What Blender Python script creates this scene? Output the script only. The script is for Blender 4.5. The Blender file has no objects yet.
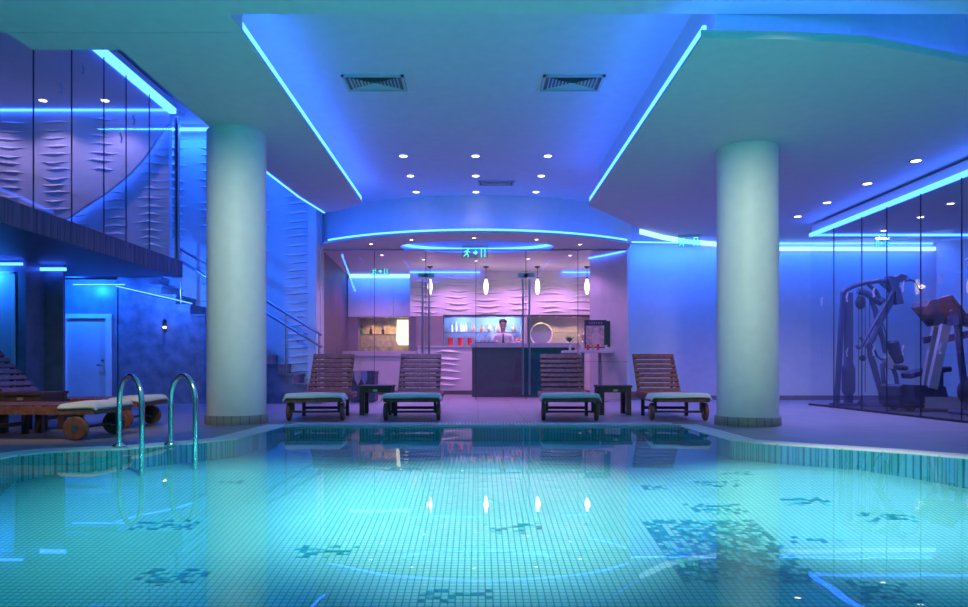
import bpy, bmesh, math, random
from mathutils import Vector, Matrix
from mathutils.geometry import tessellate_polygon
random.seed(7)
C = bpy.context.scene.collection
PI = math.pi

# ------------------------------------------------------------------ camera and view
FPX, VX, VY, EYE = 690.0, 478.0, 367.0, 0.68
cd = bpy.data.cameras.new('camera'); cam = bpy.data.objects.new('camera', cd); C.objects.link(cam)
cam.location = (0, 0, EYE); cam.rotation_euler = (PI/2, 0, 0)
cd.sensor_width = 36; cd.lens = FPX/968*36
cd.shift_x = 6/968; cd.shift_y = 63.5/968
cd.clip_start = 0.05
bpy.context.scene.camera = cam
vs = bpy.context.scene.view_settings
bpy.context.scene.display_settings.display_device = 'sRGB'
vs.view_transform = 'Standard'; vs.look = 'None'; vs.gamma = 1; vs.exposure = 0.0; vs.use_curve_mapping = False
w = bpy.data.worlds.new('world'); bpy.context.scene.world = w; w.use_nodes = True
w.node_tree.nodes['Background'].inputs[0].default_value = (0.01, 0.02, 0.08, 1)
w.node_tree.nodes['Background'].inputs[1].default_value = 0.5
cy = bpy.context.scene.cycles
cy.max_bounces = 10; cy.transparent_max_bounces = 24; cy.diffuse_bounces = 4; cy.glossy_bounces = 4
cy.caustics_reflective = False; cy.caustics_refractive = False
cy.sample_clamp_indirect = 4.0
cy.use_denoising = True

def at(px, py, Y):
    return ((px-VX)*Y/FPX, Y, EYE+(VY-py)*Y/FPX)
def ax(px, Y): return (px-VX)*Y/FPX
def az(py, Y): return EYE+(VY-py)*Y/FPX

# ------------------------------------------------------------------ materials
def mat(name, col, rough=0.5, metal=0.0, var=0.08, scale=8.0, bump=0.0, spec=0.5, stretch=None):
    m = bpy.data.materials.new(name); m.use_nodes = True
    nt = m.node_tree; p = nt.nodes['Principled BSDF']
    p.inputs['Roughness'].default_value = rough; p.inputs['Metallic'].default_value = metal
    p.inputs['Specular IOR Level'].default_value = spec
    tc = nt.nodes.new('ShaderNodeTexCoord'); n = nt.nodes.new('ShaderNodeTexNoise')
    n.inputs['Scale'].default_value = scale; n.inputs['Detail'].default_value = 3
    src = tc.outputs['Object']
    if stretch:
        mp = nt.nodes.new('ShaderNodeMapping'); mp.inputs['Scale'].default_value = stretch
        nt.links.new(src, mp.inputs[0]); src = mp.outputs[0]
    nt.links.new(src, n.inputs['Vector'])
    r = nt.nodes.new('ShaderNodeValToRGB')
    r.color_ramp.elements[0].position = 0.3; r.color_ramp.elements[1].position = 0.7
    r.color_ramp.elements[0].color = tuple(max(0, c*(1-var)) for c in col)+(1,)
    r.color_ramp.elements[1].color = tuple(min(1, c*(1+var)) for c in col)+(1,)
    nt.links.new(n.outputs['Fac'], r.inputs[0]); nt.links.new(r.outputs[0], p.inputs['Base Color'])
    if bump:
        b = nt.nodes.new('ShaderNodeBump'); b.inputs['Strength'].default_value = bump; b.inputs['Distance'].default_value = 0.01
        nt.links.new(n.outputs['Fac'], b.inputs['Height']); nt.links.new(b.outputs[0], p.inputs['Normal'])
    return m

def emit(name, col, strength):
    m = bpy.data.materials.new(name); m.use_nodes = True
    nt = m.node_tree; nt.nodes.clear()
    e = nt.nodes.new('ShaderNodeEmission'); o = nt.nodes.new('ShaderNodeOutputMaterial')
    e.inputs[0].default_value = tuple(col)+(1,); e.inputs[1].default_value = strength
    nt.links.new(e.outputs[0], o.inputs[0]); return m

def tiles(name, c1, c2, grout, size, mortar, rough, rowmortar=None, var=0.5, sizey=None, bumpy=0.0):
    m = bpy.data.materials.new(name); m.use_nodes = True
    nt = m.node_tree; p = nt.nodes['Principled BSDF']; p.inputs['Roughness'].default_value = rough
    tc = nt.nodes.new('ShaderNodeTexCoord'); b = nt.nodes.new('ShaderNodeTexBrick')
    b.offset = 0.0; b.squash = 1.0
    b.inputs['Color1'].default_value = tuple(c1)+(1,); b.inputs['Color2'].default_value = tuple(c2)+(1,)
    b.inputs['Mortar'].default_value = tuple(grout)+(1,)
    b.inputs['Scale'].default_value = 1.0; b.inputs['Brick Width'].default_value = size
    b.inputs['Row Height'].default_value = sizey or size; b.inputs['Mortar Size'].default_value = mortar
    b.inputs['Mortar Smooth'].default_value = 0.1
    nt.links.new(tc.outputs['Object'], b.inputs['Vector'])
    n = nt.nodes.new('ShaderNodeTexNoise'); n.inputs['Scale'].default_value = 3.0; n.inputs['Detail'].default_value = 5
    nt.links.new(tc.outputs['Object'], n.inputs['Vector'])
    mx = nt.nodes.new('ShaderNodeMixRGB'); mx.blend_type = 'MULTIPLY'; mx.inputs[0].default_value = var
    r = nt.nodes.new('ShaderNodeValToRGB'); r.color_ramp.elements[0].color = (.55, .55, .55, 1); r.color_ramp.elements[1].color = (1, 1, 1, 1)
    r.color_ramp.elements[0].position = .3; r.color_ramp.elements[1].position = .65
    nt.links.new(n.outputs['Fac'], r.inputs[0])
    nt.links.new(b.outputs['Color'], mx.inputs[1]); nt.links.new(r.outputs[0], mx.inputs[2])
    nt.links.new(mx.outputs[0], p.inputs['Base Color'])
    return m

def glass(name, tint=(.93, .96, 1), f0=.03, rough=0.0, bump=0.0, k=1.0):
    """clear sheet: transparent body with a two-sided Schlick reflection"""
    m = bpy.data.materials.new(name); m.use_nodes = True
    nt = m.node_tree; nt.nodes.clear()
    o = nt.nodes.new('ShaderNodeOutputMaterial'); mx = nt.nodes.new('ShaderNodeMixShader')
    t = nt.nodes.new('ShaderNodeBsdfTransparent'); g = nt.nodes.new('ShaderNodeBsdfGlossy'); lw = nt.nodes.new('ShaderNodeLayerWeight')
    t.inputs[0].default_value = tuple(tint)+(1,); g.inputs['Roughness'].default_value = rough
    lw.inputs['Blend'].default_value = .5
    pw = nt.nodes.new('ShaderNodeMath'); pw.operation = 'POWER'; pw.inputs[1].default_value = 5
    mu = nt.nodes.new('ShaderNodeMath'); mu.operation = 'MULTIPLY_ADD'; mu.inputs[1].default_value = k*(1-f0); mu.inputs[2].default_value = f0
    nt.links.new(lw.outputs['Facing'], pw.inputs[0]); nt.links.new(pw.outputs[0], mu.inputs[0])
    nt.links.new(mu.outputs[0], mx.inputs[0]); nt.links.new(t.outputs[0], mx.inputs[1]); nt.links.new(g.outputs[0], mx.inputs[2])
    nt.links.new(mx.outputs[0], o.inputs[0])
    if bump:
        tc = nt.nodes.new('ShaderNodeTexCoord'); n = nt.nodes.new('ShaderNodeTexNoise'); n.inputs['Scale'].default_value = 1.6
        n.inputs['Detail'].default_value = 2
        b = nt.nodes.new('ShaderNodeBump'); b.inputs['Strength'].default_value = bump; b.inputs['Distance'].default_value = 0.02
        nt.links.new(tc.outputs['Object'], n.inputs['Vector']); nt.links.new(n.outputs['Fac'], b.inputs['Height'])
        nt.links.new(b.outputs[0], g.inputs['Normal'])
    return m

M = {}
M['paint'] = mat('ceiling_paint', (.72, .74, .76), .6, var=.03)
M['wallpaint'] = mat('wall_paint', (.72, .70, .74), .55, var=.03)
M['wave'] = mat('wave_panel', (.72, .70, .72), .45, var=.03)
M['column'] = mat('column_paint', (.80, .82, .80), .5, var=.03)
M['stone'] = mat('dark_stone', (.20, .21, .26), .35, var=.18, scale=5)
M['stair'] = mat('stair_stone', (.20, .20, .26), .4, var=.3, scale=5)
M['darkwood'] = mat('ribbed_dark_wood', (.14, .10, .13), .5, var=.35, scale=4, stretch=(6, 6, .3))
M['soffit'] = mat('dark_soffit', (.10, .12, .16), .5, var=.1)
M['teak'] = mat('teak', (.26, .095, .06), .45, var=.35, scale=6, stretch=(3, 3, 3))
M['teakdark'] = mat('dark_teak', (.085, .05, .05), .45, var=.3, scale=6)
M['towel'] = mat('towel', (.78, .76, .68), .9, var=.06, scale=60, bump=.4)
M['chrome'] = mat('steel', (.75, .77, .78), .16, 1.0, var=.04)
M['brushed'] = mat('brushed_steel', (.45, .47, .52), .3, 1.0, var=.05)
M['black'] = mat('black_rubber', (.025, .025, .035), .5, var=.1)
M['gymblue'] = mat('gym_frame', (.075, .08, .20), .4, var=.1)
M['gympad'] = mat('gym_pad', (.05, .05, .12), .6, var=.1)
M['gymgrey'] = mat('gym_grey', (.42, .42, .48), .4, .2, var=.05)
M['gymred'] = mat('gym_console', (.16, .03, .07), .4, var=.1)
M['floor'] = tiles('deck_tiles', (.34, .31, .33), (.30, .28, .31), (.17, .16, .18), .6, .006, .42, var=.35)
M['coping'] = tiles('coping_stone', (.84, .82, .74), (.80, .78, .70), (.5, .48, .45), .5, .004, .45, var=.3)
M['grate'] = mat('overflow_grate', (.70, .68, .70), .5, var=.05)
M['pool'] = tiles('pool_tiles', (.36, .74, .74), (.31, .70, .71), (.05, .36, .40), .036, .0036, .35, var=.12)
M['poolwall'] = tiles('pool_wall_tiles', (.24, .68, .76), (.18, .60, .70), (.06, .26, .32), .036, .003, .3, var=.15)
M['mosaic'] = mat('mosaic_teal', (.02, .36, .44), .3, var=.3, scale=30)
M['mosaic2'] = mat('mosaic_pale_teal', (.12, .62, .68), .3, var=.3, scale=30)
M['skirt'] = tiles('column_skirting_tiles', (.34, .31, .27), (.30, .28, .25), (.18, .17, .16), .09, .006, .4, sizey=2.0)
M['water'] = glass('pool_water', (.66, .95, .96), .02, 0.0, .05, .75)
M['glass'] = glass('clear_glass', (.97, .98, 1), .03)
M['smallglass'] = glass('drinking_glass', (.85, .9, .95), .06)
M['bartop'] = mat('bar_top', (.58, .53, .60), .35, var=.05)
M['barfront'] = mat('bar_front', (.10, .09, .12), .4, var=.2, scale=20)
M['barglass'] = mat('bar_dark_teal', (.02, .10, .13), .15, var=.2)
M['cabinet'] = mat('white_cabinet', (.70, .66, .68), .35, var=.03)
M['taupe'] = mat('taupe_panel', (.26, .21, .24), .5, var=.1)
M['niche'] = mat('niche_back', (.55, .52, .55), .5, var=.05)
M['nichewarm'] = mat('niche_stone', (.42, .34, .26), .6, var=.3, scale=9)
M['red'] = mat('red_glass', (.75, .03, .06), .2, var=.1)
M['amber'] = mat('amber_jar', (.75, .42, .16), .3, var=.1)
M['cream'] = mat('cream_bottle', (.80, .78, .72), .3, var=.05)
M['green'] = mat('green_leaf', (.03, .20, .10), .5, var=.3)
M['orange'] = mat('orange_fruit', (.85, .35, .10), .5, var=.1)
M['white'] = mat('white_plastic', (.80, .80, .80), .4, var=.03)
M['frame'] = mat('door_frame', (.72, .74, .76), .4, var=.03)
M['door'] = mat('door_leaf', (.60, .62, .66), .4, var=.03)
M['vent'] = mat('vent_metal', (.55, .58, .58), .5, var=.03)
M['ventdark'] = mat('vent_cavity', (.16, .18, .20), .7, var=.1)
M['skin'] = mat('skin', (.48, .27, .20), .5, var=.05)
M['hair'] = mat('hair', (.015, .012, .012), .5, var=.2)
M['shirt'] = mat('white_shirt', (.75, .75, .80), .7, var=.04)
M['trousers'] = mat('dark_trousers', (.03, .03, .04), .7, var=.1)
M['fabric'] = mat('dark_bin_fabric', (.10, .085, .13), .8, var=.2)
M['pink'] = mat('pink_cloth', (.60, .32, .36), .8, var=.1)
M['teal'] = mat('teal_cloth', (.06, .20, .24), .8, var=.1)
M['lilac'] = mat('lilac_cloth', (.26, .24, .42), .8, var=.1)
M['brass'] = mat('brass_plate', (.70, .60, .40), .35, .8, var=.05)
M['mat'] = mat('dark_floor_mat', (.05, .045, .07), .7, var=.15)
M['posterframe'] = mat('poster_frame', (.02, .025, .05), .4, var=.1)
M['posterskin'] = mat('poster_figure', (.85, .60, .56), .5, var=.15)
M['posterbg'] = mat('poster_backdrop', (.66, .46, .40), .5, var=.4, scale=14)
M['mirror'] = mat('mirror_face', (.20, .22, .34), .3, .0, var=.03)
LEDC = (.028, .115, 1.0)
M['led'] = emit('blue_led', LEDC, 10.0)
M['ledsoft'] = emit('blue_led_soft', LEDC, 9.0)
M['ledwhite'] = emit('pale_led_diffuser', (.30, .62, 1.0), 2.2)
M['lamp'] = emit('downlight_lens', (1, .86, .80), 9.0)
M['lampwarm'] = emit('warm_lens', (1, .72, .42), 9.0)
M['pendant'] = emit('pendant_glow', (1, .80, .66), 5.0)
M['signgreen'] = emit('sign_glow', (.16, 1.0, .72), 1.5)
M['signpane'] = glass('sign_pane', (.72, .95, .92), .04)
M['seam'] = mat('dark_silicone', (.03,.04,.08), .5, var=.1)
M['frost'] = mat('frosted_motif', (.42,.45,.62), .7, var=.05)
M['litpanel'] = emit('lit_menu_panel', (1, .84, .62), 1.6)

# ------------------------------------------------------------------ mesh builder
class MB:
    def __init__(s): s.v = []; s.f = []; s.sm = []; s.mi = []; s.cur = 0
    def add(s, vs_, fs, smooth=False):
        o = len(s.v); s.v += [tuple(x) for x in vs_]
        for f in fs: s.f.append([i+o for i in f]); s.sm.append(smooth); s.mi.append(s.cur)
    def box(s, x0, x1, y0, y1, z0, z1, mx=None):
        v = [Vector(p) for p in ((x0,y0,z0),(x1,y0,z0),(x1,y1,z0),(x0,y1,z0),(x0,y0,z1),(x1,y0,z1),(x1,y1,z1),(x0,y1,z1))]
        if mx: v = [mx @ p for p in v]
        s.add(v, [(3,2,1,0),(4,5,6,7),(0,1,5,4),(1,2,6,5),(2,3,7,6),(3,0,4,7)])
    def bar(s, a, b, wdt, hgt, up=(0,0,1)):
        a = Vector(a); b = Vector(b); d = (b-a).normalized(); u = Vector(up)
        if abs(d.dot(u)) > .98: u = Vector((0,1,0))
        r = d.cross(u).normalized(); u = r.cross(d)
        vv = []
        for p in (a, b):
            for i, j in ((-1,-1),(1,-1),(1,1),(-1,1)): vv.append(p+r*i*wdt/2+u*j*hgt/2)
        s.add(vv, [(0,1,2,3),(7,6,5,4),(1,0,4,5),(2,1,5,6),(3,2,6,7),(0,3,7,4)])
    def tube(s, pts, r, n=10, cap=True):
        pts = [Vector(p) for p in pts]; N = len(pts)
        rs = r if isinstance(r, (list, tuple)) else [r]*N
        vv = []; prev = None
        for i, p in enumerate(pts):
            t = (pts[min(i+1,N-1)]-pts[max(i-1,0)]).normalized()
            if prev is None:
                a = Vector((0,0,1)) if abs(t.z) < .9 else Vector((1,0,0))
                u = t.cross(a).normalized()
            else: u = (prev - t*prev.dot(t)).normalized()
            prev = u; q = t.cross(u)
            for k in range(n):
                an = 2*PI*k/n; vv.append(p+(u*math.cos(an)+q*math.sin(an))*rs[i])
        ff = [(i*n+k, i*n+(k+1)%n, (i+1)*n+(k+1)%n, (i+1)*n+k) for i in range(N-1) for k in range(n)]
        s.add(vv, ff, True)
        if cap: s.add(vv[:n], [tuple(range(n))[::-1]]); s.add(vv[-n:], [tuple(range(n))])
    def lathe(s, prof, c=(0,0,0), n=24, sx=1, sy=1, mx=None, smooth=True, cap=True):
        vv = []
        for r, z in prof:
            for k in range(n):
                a = 2*PI*k/n; p = Vector((r*math.cos(a)*sx, r*math.sin(a)*sy, z))
                if mx: p = mx @ p
                vv.append(p+Vector(c))
        L = len(prof)
        s.add(vv, [(i*n+k, i*n+(k+1)%n, (i+1)*n+(k+1)%n, (i+1)*n+k) for i in range(L-1) for k in range(n)], smooth)
        if cap and prof[0][0] > 1e-5: s.add(vv[:n], [tuple(range(n))[::-1]])
        if cap and prof[-1][0] > 1e-5: s.add(vv[-n:], [tuple(range(n))])
    def ball(s, c, r, n=14, sc=(1,1,1)):
        pr = [(max(1e-6, r*math.sin(PI*i/8)), -r*math.cos(PI*i/8)*sc[2]) for i in range(9)]
        s.lathe(pr, c, n, sc[0], sc[1])
    def poly(s, outer, z0, z1, holes=()):
        """flat slab with optional holes between z0 and z1"""
        loops = [outer]+list(holes); flat = [p for l in loops for p in l]
        tris = tessellate_polygon([[Vector((p[0], p[1], 0)) for p in l] for l in loops])
        n = len(flat)
        s.add([(p[0],p[1],z0) for p in flat], [tuple(t) for t in tris])
        if z1 != z0:
            s.add([(p[0],p[1],z1) for p in flat], [tuple(t)[::-1] for t in tris])
            for l in loops:
                m = len(l)
                vv = [(p[0],p[1],z0) for p in l]+[(p[0],p[1],z1) for p in l]
                s.add(vv, [(i,(i+1)%m,(i+1)%m+m,i+m) for i in range(m)])
    def vpoly(s, pts, y0, y1):
        """prism from an outline in x, z"""
        tris = tessellate_polygon([[Vector((p[0], p[1], 0)) for p in pts]]); n = len(pts)
        s.add([(p[0],y0,p[1]) for p in pts], [tuple(t) for t in tris]); s.add([(p[0],y1,p[1]) for p in pts], [tuple(t)[::-1] for t in tris])
        s.add([(p[0],y0,p[1]) for p in pts]+[(p[0],y1,p[1]) for p in pts], [(i,(i+1)%n,(i+1)%n+n,i+n) for i in range(n)])
    def ribbon(s, path, z0, z1, th):
        """upright ribbon along a plan path"""
        P = [Vector((p[0],p[1],0)) for p in path]; N = len(P); L = []; R = []
        for i in range(N):
            t = (P[min(i+1,N-1)]-P[max(i-1,0)]).normalized(); nrm = Vector((-t.y,t.x,0))
            L.append(P[i]+nrm*th/2); R.append(P[i]-nrm*th/2)
        vv = []
        for i in range(N):
            for q, z in ((L[i],z0),(R[i],z0),(R[i],z1),(L[i],z1)): vv.append((q.x,q.y,z))
        ff = []
        for i in range(N-1):
            a = i*4; b = a+4
            ff += [(a,a+1,b+1,b),(a+1,a+2,b+2,b+1),(a+2,a+3,b+3,b+2),(a+3,a,b,b+3)]
        ff += [(3,2,1,0), tuple((N-1)*4+k for k in range(4))]
        s.add(vv, ff)
    def build(s, name, m, parent=None, loc=None):
        me = bpy.data.meshes.new(name); me.from_pydata(s.v, [], s.f); me.validate()
        for mm in (m if isinstance(m, (list, tuple)) else [m]): me.materials.append(mm)
        if len(me.polygons) == len(s.f):
            me.polygons.foreach_set('use_smooth', s.sm); me.polygons.foreach_set('material_index', s.mi)
        bm = bmesh.new(); bm.from_mesh(me); bmesh.ops.recalc_face_normals(bm, faces=bm.faces); bm.to_mesh(me); bm.free()
        o = bpy.data.objects.new(name, me); C.objects.link(o)
        if parent: o.parent = parent
        if loc: o.location = loc
        return o

def tag(o, label, cat, group=None):
    o['label'] = label; o['category'] = cat
    if group: o['group'] = group
    return o
def thing(name, label, cat, loc=(0,0,0), rotz=0, group=None):
    o = bpy.data.objects.new(name, None); C.objects.link(o); o.location = loc; o.rotation_euler = (0,0,rotz)
    return tag(o, label, cat, group)
def struct(o): o['kind'] = 'structure'; return o
def dup(root, loc, rotz, label, group=None):
    r = root.copy(); C.objects.link(r); r.location = loc; r.rotation_euler = (0,0,rotz); r['label'] = label
    if group: r['group'] = group
    for ch in list(root.children):
        c = ch.copy(); C.objects.link(c); c.parent = r
        for g in list(ch.children):
            d = g.copy(); C.objects.link(d); d.parent = c
    return r
def onebox(name, m, x0, x1, y0, y1, z0, z1, parent=None):
    b = MB(); b.box(x0,x1,y0,y1,z0,z1); return b.build(name, m, parent)

# ------------------------------------------------------------------ lights (lamps of the room and unseen added ones)
def spot(loc, power, col, angle=110, blend=.6, r=.05, target=None):
    l = bpy.data.lights.new('spot', 'SPOT'); l.energy = power; l.color = col; l.spot_size = math.radians(angle); l.spot_blend = blend; l.shadow_soft_size = r
    o = bpy.data.objects.new('spot_lamp', l); C.objects.link(o); o.location = loc
    if target:
        o.rotation_euler = (Vector(target)-Vector(loc)).to_track_quat('-Z', 'Y').to_euler()
    return o
def point(loc, power, col, r=.05):
    l = bpy.data.lights.new('point', 'POINT'); l.energy = power; l.color = col; l.shadow_soft_size = r
    o = bpy.data.objects.new('point_lamp', l); C.objects.link(o); o.location = loc; return o

# ================================================================== THE SETTING
BACK = 14.3
pool = [(-2.2,7.82),(-2.25,6.42),(-2.55,6.05),(-2.9,5.66),(-3.2,5.55),(-3.42,5.44),(-3.52,5.22),(-3.5,4.9),(-3.5,4.2),(-3.5,-1.2),
        (3.8,-1.2),(3.8,4.3),(3.75,4.8),(3.6,5.12),(3.35,5.4),(3.05,5.65),(2.62,5.98),(2.3,6.28),(2.3,7.82)]
def offset(poly, d):
    out = []; n = len(poly)
    for i in range(n):
        a = Vector(poly[i-1]); b = Vector(poly[i]); c = Vector(poly[(i+1)%n])
        n1 = (b-a).normalized(); n1 = Vector((n1.y,-n1.x)); n2 = (c-b).normalized(); n2 = Vector((n2.y,-n2.x))
        m_ = (n1+n2).normalized(); k = d/max(.5, m_.dot(n1)); out.append((b.x+m_.x*k, b.y+m_.y*k))
    return out
ar = sum(pool[i][0]*pool[(i+1)%len(pool)][1]-pool[(i+1)%len(pool)][0]*pool[i][1] for i in range(len(pool)))
outer = offset(pool, .27 if ar > 0 else -.27)
b = MB(); b.poly([(-9.6,-2.6),(9.6,-2.6),(9.6,18.2),(-9.6,18.2)], 0, 0, [pool]); struct(b.build('floor', M['floor']))
# coping stones around the pool, then the pale overflow grate on the far edge
b = MB(); b.poly(outer, .0, .009, [pool]); struct(b.build('trim_1', M['coping']))
b = MB()
x = -2.14
while x < 2.26:
    b.box(x, x+.024, 7.84, 8.16, .014, .024); x += .04
b.box(-2.2, 2.3, 7.83, 7.85, .014, .022); b.box(-2.2, 2.3, 8.15, 8.17, .014, .022)
struct(b.build('trim_2', M['grate']))
WL = .003
def depth(Y): return .16+.12*min(3.2, max(0, 5.6-Y))
b = MB()
# the bottom slopes down towards the near end: three flat bands
def clip(pl, y, keep_above):
    out = []
    for i in range(len(pl)):
        p, q = pl[i], pl[(i+1)%len(pl)]; ip, iq = (p[1]>=y) == keep_above, (q[1]>=y) == keep_above
        if ip: out.append(p)
        if ip != iq: t = (y-p[1])/(q[1]-p[1]); out.append((p[0]+(q[0]-p[0])*t, y))
    return out
def band(pl):
    tr = tessellate_polygon([[Vector((p[0],p[1],0)) for p in pl]]); b.add([(p[0],p[1],-depth(p[1])) for p in pl], [tuple(t) for t in tr])
far = clip(pool, 5.6, True); rest = clip(pool, 5.6, False)
band(far); band(clip(rest, 2.4, True)); band(clip(rest, 2.4, False))
b.cur = 1
n = len(pool); b.add([(p[0],p[1],-.6) for p in pool]+[(p[0],p[1],.0) for p in pool], [(i,(i+1)%n,(i+1)%n+n,i+n) for i in range(n)])
T = .036
def patch(cx, cy_, wx, wy, dens, soft):
    i0 = round((cx-wx/2)/T); i1 = round((cx+wx/2)/T); j0 = round((cy_-wy/2)/T); j1 = round((cy_+wy/2)/T)
    for i in range(i0, i1):
        for j in range(j0, j1):
            ed = min(i-i0, i1-1-i, j-j0, j1-1-j)
            pr = dens*(.45 if (soft and ed == 0) else 1)
            if random.random() < pr:
                b.cur = 2 if random.random() < .6 else 3
                x_, y_ = i*T, j*T
                b.add([(xx,yy,.003-depth(yy)) for xx, yy in ((x_+.003,y_+.003),(x_+T-.003,y_+.003),(x_+T-.003,y_+T-.003),(x_+.003,y_+T-.003))], [(0,1,2,3)])
def ppatch(px, py, pw, ph, dens=.55):
    def hit(p):
        y = 1.512/((p-VY)/FPX+.12); return y if y < 5.6 else .84*FPX/(p-VY)
    Y0, Y1, Y = hit(py+ph/2), hit(py-ph/2), hit(py)
    patch(ax(px, Y), (Y0+Y1)/2, pw*Y/FPX, Y1-Y0, dens, True)
patch(1.41, 3.95, .74, .95, .72, False)
for q in ((168,525.5,66,10),(325,550.5,66,12),(165,578,76,18),(512,528,58,10),(715,509.5,60,10),(722,484,46,7),(805,501,48,8),(888,517,62,9),(812,538.5,56,10),(892,592,80,24),(740,474,40,5),(233,482,30,5),(650,488,34,6),(400,470,40,5),(455,596,80,16)):
    ppatch(*q)
struct(b.build('pool_floor', [M['pool'], M['poolwall'], M['mosaic'], M['mosaic2']]))
b = MB(); b.poly([(x*.999, y) for x, y in pool], WL, WL); o = b.build('pool_water', M['water']); o['kind'] = 'structure'

# outer walls
struct(onebox('wall_left', M['wallpaint'], -9.7,-9.5,-2.6,18.2,0,5.6))
struct(onebox('wall_near', M['wallpaint'], -9.5,9.5,-2.7,-2.5,0,5.6))
struct(onebox('wall_right', M['wallpaint'], 9.5,9.7,-2.6,18.2,0,5.6))
struct(onebox('wall_back', M['wallpaint'], 3.06,9.5,BACK,BACK+.15,0,3.83))
struct(onebox('baseboard_back', M['taupe'], 3.1,9.5,BACK-.02,BACK,0,.09))

# ceilings
CR, CL, CN, CRT = 3.83, 3.52, 3.52, 3.25   # raised centre, left panel, near soffit, right panel
struct(onebox('ceiling_near', M['paint'], -9.5,9.5,-2.5,5.55,CN,CN+.3))
struct(onebox('ceiling_raised', M['paint'], -3.2,9.5,5.4,14.5,CR,CR+.1))
struct(onebox('ceiling_void', M['paint'], -9.5,-3.2,5.4,14,5.5,5.6))
# trim beam at the front of the void
b = MB(); b.box(-4.0,-3.2,5.87,6.18,CN,CN+.3); b.box(-9.5,-2.0,5.55,5.86,CN,CN+.3); struct(b.build('trim_3', M['paint']))
b = MB(); b.box(-3.2,-3.12,5.5,14,CR,5.5); b.box(-9.5,-3.2,5.5,5.6,CN+.3,5.5); struct(b.build('wall_void', M['paint']))
lp = [(-3.2,5.87),(-2.0,5.87),(-2.0,11.95),(-2.3,12.3),(-2.8,12.72),(-2.97,11.5),(-3.06,10.05),(-3.18,8.1)]
b = MB(); b.poly(lp, CL, CL+.03)
b.box(-3.1,-2.16,6.02,11.8,CL+.03,CR); struct(b.build('ceiling_left_panel', M['paint']))
rp = [(1.75,5.39),(2.4,5.41),(3.08,5.48),(4.14,5.83),(5.2,6.5),(6.4,7.6),(7.4,9),(9.5,9.2),(9.5,14.28),(5.0,14.2),(4.2,13.85),(3.6,13.4),(3.0,12.8),(2.4,11.9),(1.75,10.95)]
b = MB(); b.poly(rp, CRT, CRT+.03)
b.poly(offset(rp, -.16), CRT+.03, CR) 
b.ribbon([(p[0],p[1]+.02) for p in rp[:7]], CRT+.03, CRT+.07, .02)
struct(b.build('ceiling_right_panel', M['paint']))

def strip(name, path, z0, z1, label, m='led', th=.03, group=None):
    b = MB(); b.ribbon(path, z0, z1, th); return tag(b.build(name, M[m]), label, 'light strip', group)
G = 'blue LED light strips'
strip('light_strip', [(-2.03,5.9),(-2.03,9),(-2.03,11.95)], CL+.03, CL+.115, 'blue light strip along the inner edge of the left ceiling panel', group=G)
strip('light_strip', [(1.78,5.42),(1.78,8),(1.78,10.93)], CRT+.03, CRT+.115, 'blue light strip along the inner edge of the right ceiling panel', group=G)
strip('light_strip', [(-2.03,12.0),(-2.33,12.33),(-2.75,12.68)], CL+.03, CL+.07, 'short blue light strip at the far end of the left ceiling panel', 'ledsoft', group=G)
strip('light_strip', [(p[0]+(.06 if i == 0 else 0),p[1]+.1) for i, p in enumerate(rp[:7])], CRT+.03, CRT+.055, 'blue light strip behind the curved front lip of the right ceiling panel', group=G)
strip('light_strip', [(-3.1,9.3),(-3.08,10.05),(-2.99,11.5),(-2.83,12.7)], CL-.01, CL+.03, 'blue light strip where the left ceiling panel meets the staircase wall', group=G)
strip('light_strip', [(1.78,10.98),(2.4,11.95),(3.0,12.86)], CRT+.03, CRT+.05, 'faint blue light strip on the curved rear edge of the right ceiling panel', 'ledsoft', group=G)
strip('cove_light', [(3.02,12.86),(3.6,13.44),(4.2,13.89),(4.98,14.22)], CRT-.09, CRT, 'pale curved cove light over the lavender back wall', 'ledwhite')
strip('cove_light', [(5.0,14.25),(9.45,14.25)], CRT-.17, CRT-.09, 'straight pale cove light on the back wall behind the gym', 'ledwhite')
strip('light_strip', [(3.05,14.1),(5.0,14.27),(9.4,14.27)], CRT-.03, CRT+.0, 'hidden blue light strip washing down the lavender back wall', group=G)

def motif(parent, axis, c):
    """small frosted leaf-pair mark on a pane; axis 'x' or 'y' is the pane's normal"""
    b = MB()
    for (dx, dz, rx, rz, t) in ((-.012,.035,.022,.045,.4),(.014,-.01,.018,.04,-.5),(-.004,-.06,.03,.014,0)):
        pts = []
        for i in range(12):
            a = 2*PI*i/12; u, v = rx*math.cos(a), rz*math.sin(a)
            pts.append((dx+u*math.cos(t)-v*math.sin(t), dz+u*math.sin(t)+v*math.cos(t)))
        k = MB(); k.vpoly(pts, -.001, .001)
        vv = [(c[0]+p[0], c[1]+p[1], c[2]+p[2]) if axis == 'y' else (c[0]+p[1], c[1]+p[0], c[2]+p[2]) for p in k.v]
        b.add(vv, k.f)
    o = b.build('frosted_motif', M['frost'], parent); return o
# columns
for nm, cx, cyy, top in (('column', -2.947, 8.43, CL), ('column', 3.19, 8.17, CRT)):
    b = MB(); b.lathe([(.347,.1),(.347,top)], (cx,cyy,0), 48); c_ = struct(b.build(nm, M['column']))
    b = MB(); b.lathe([(.372,.0),(.372,.10),(.347,.104)], (cx,cyy,0), 48); b.build('skirting', M['skirt'], c_)

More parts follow.
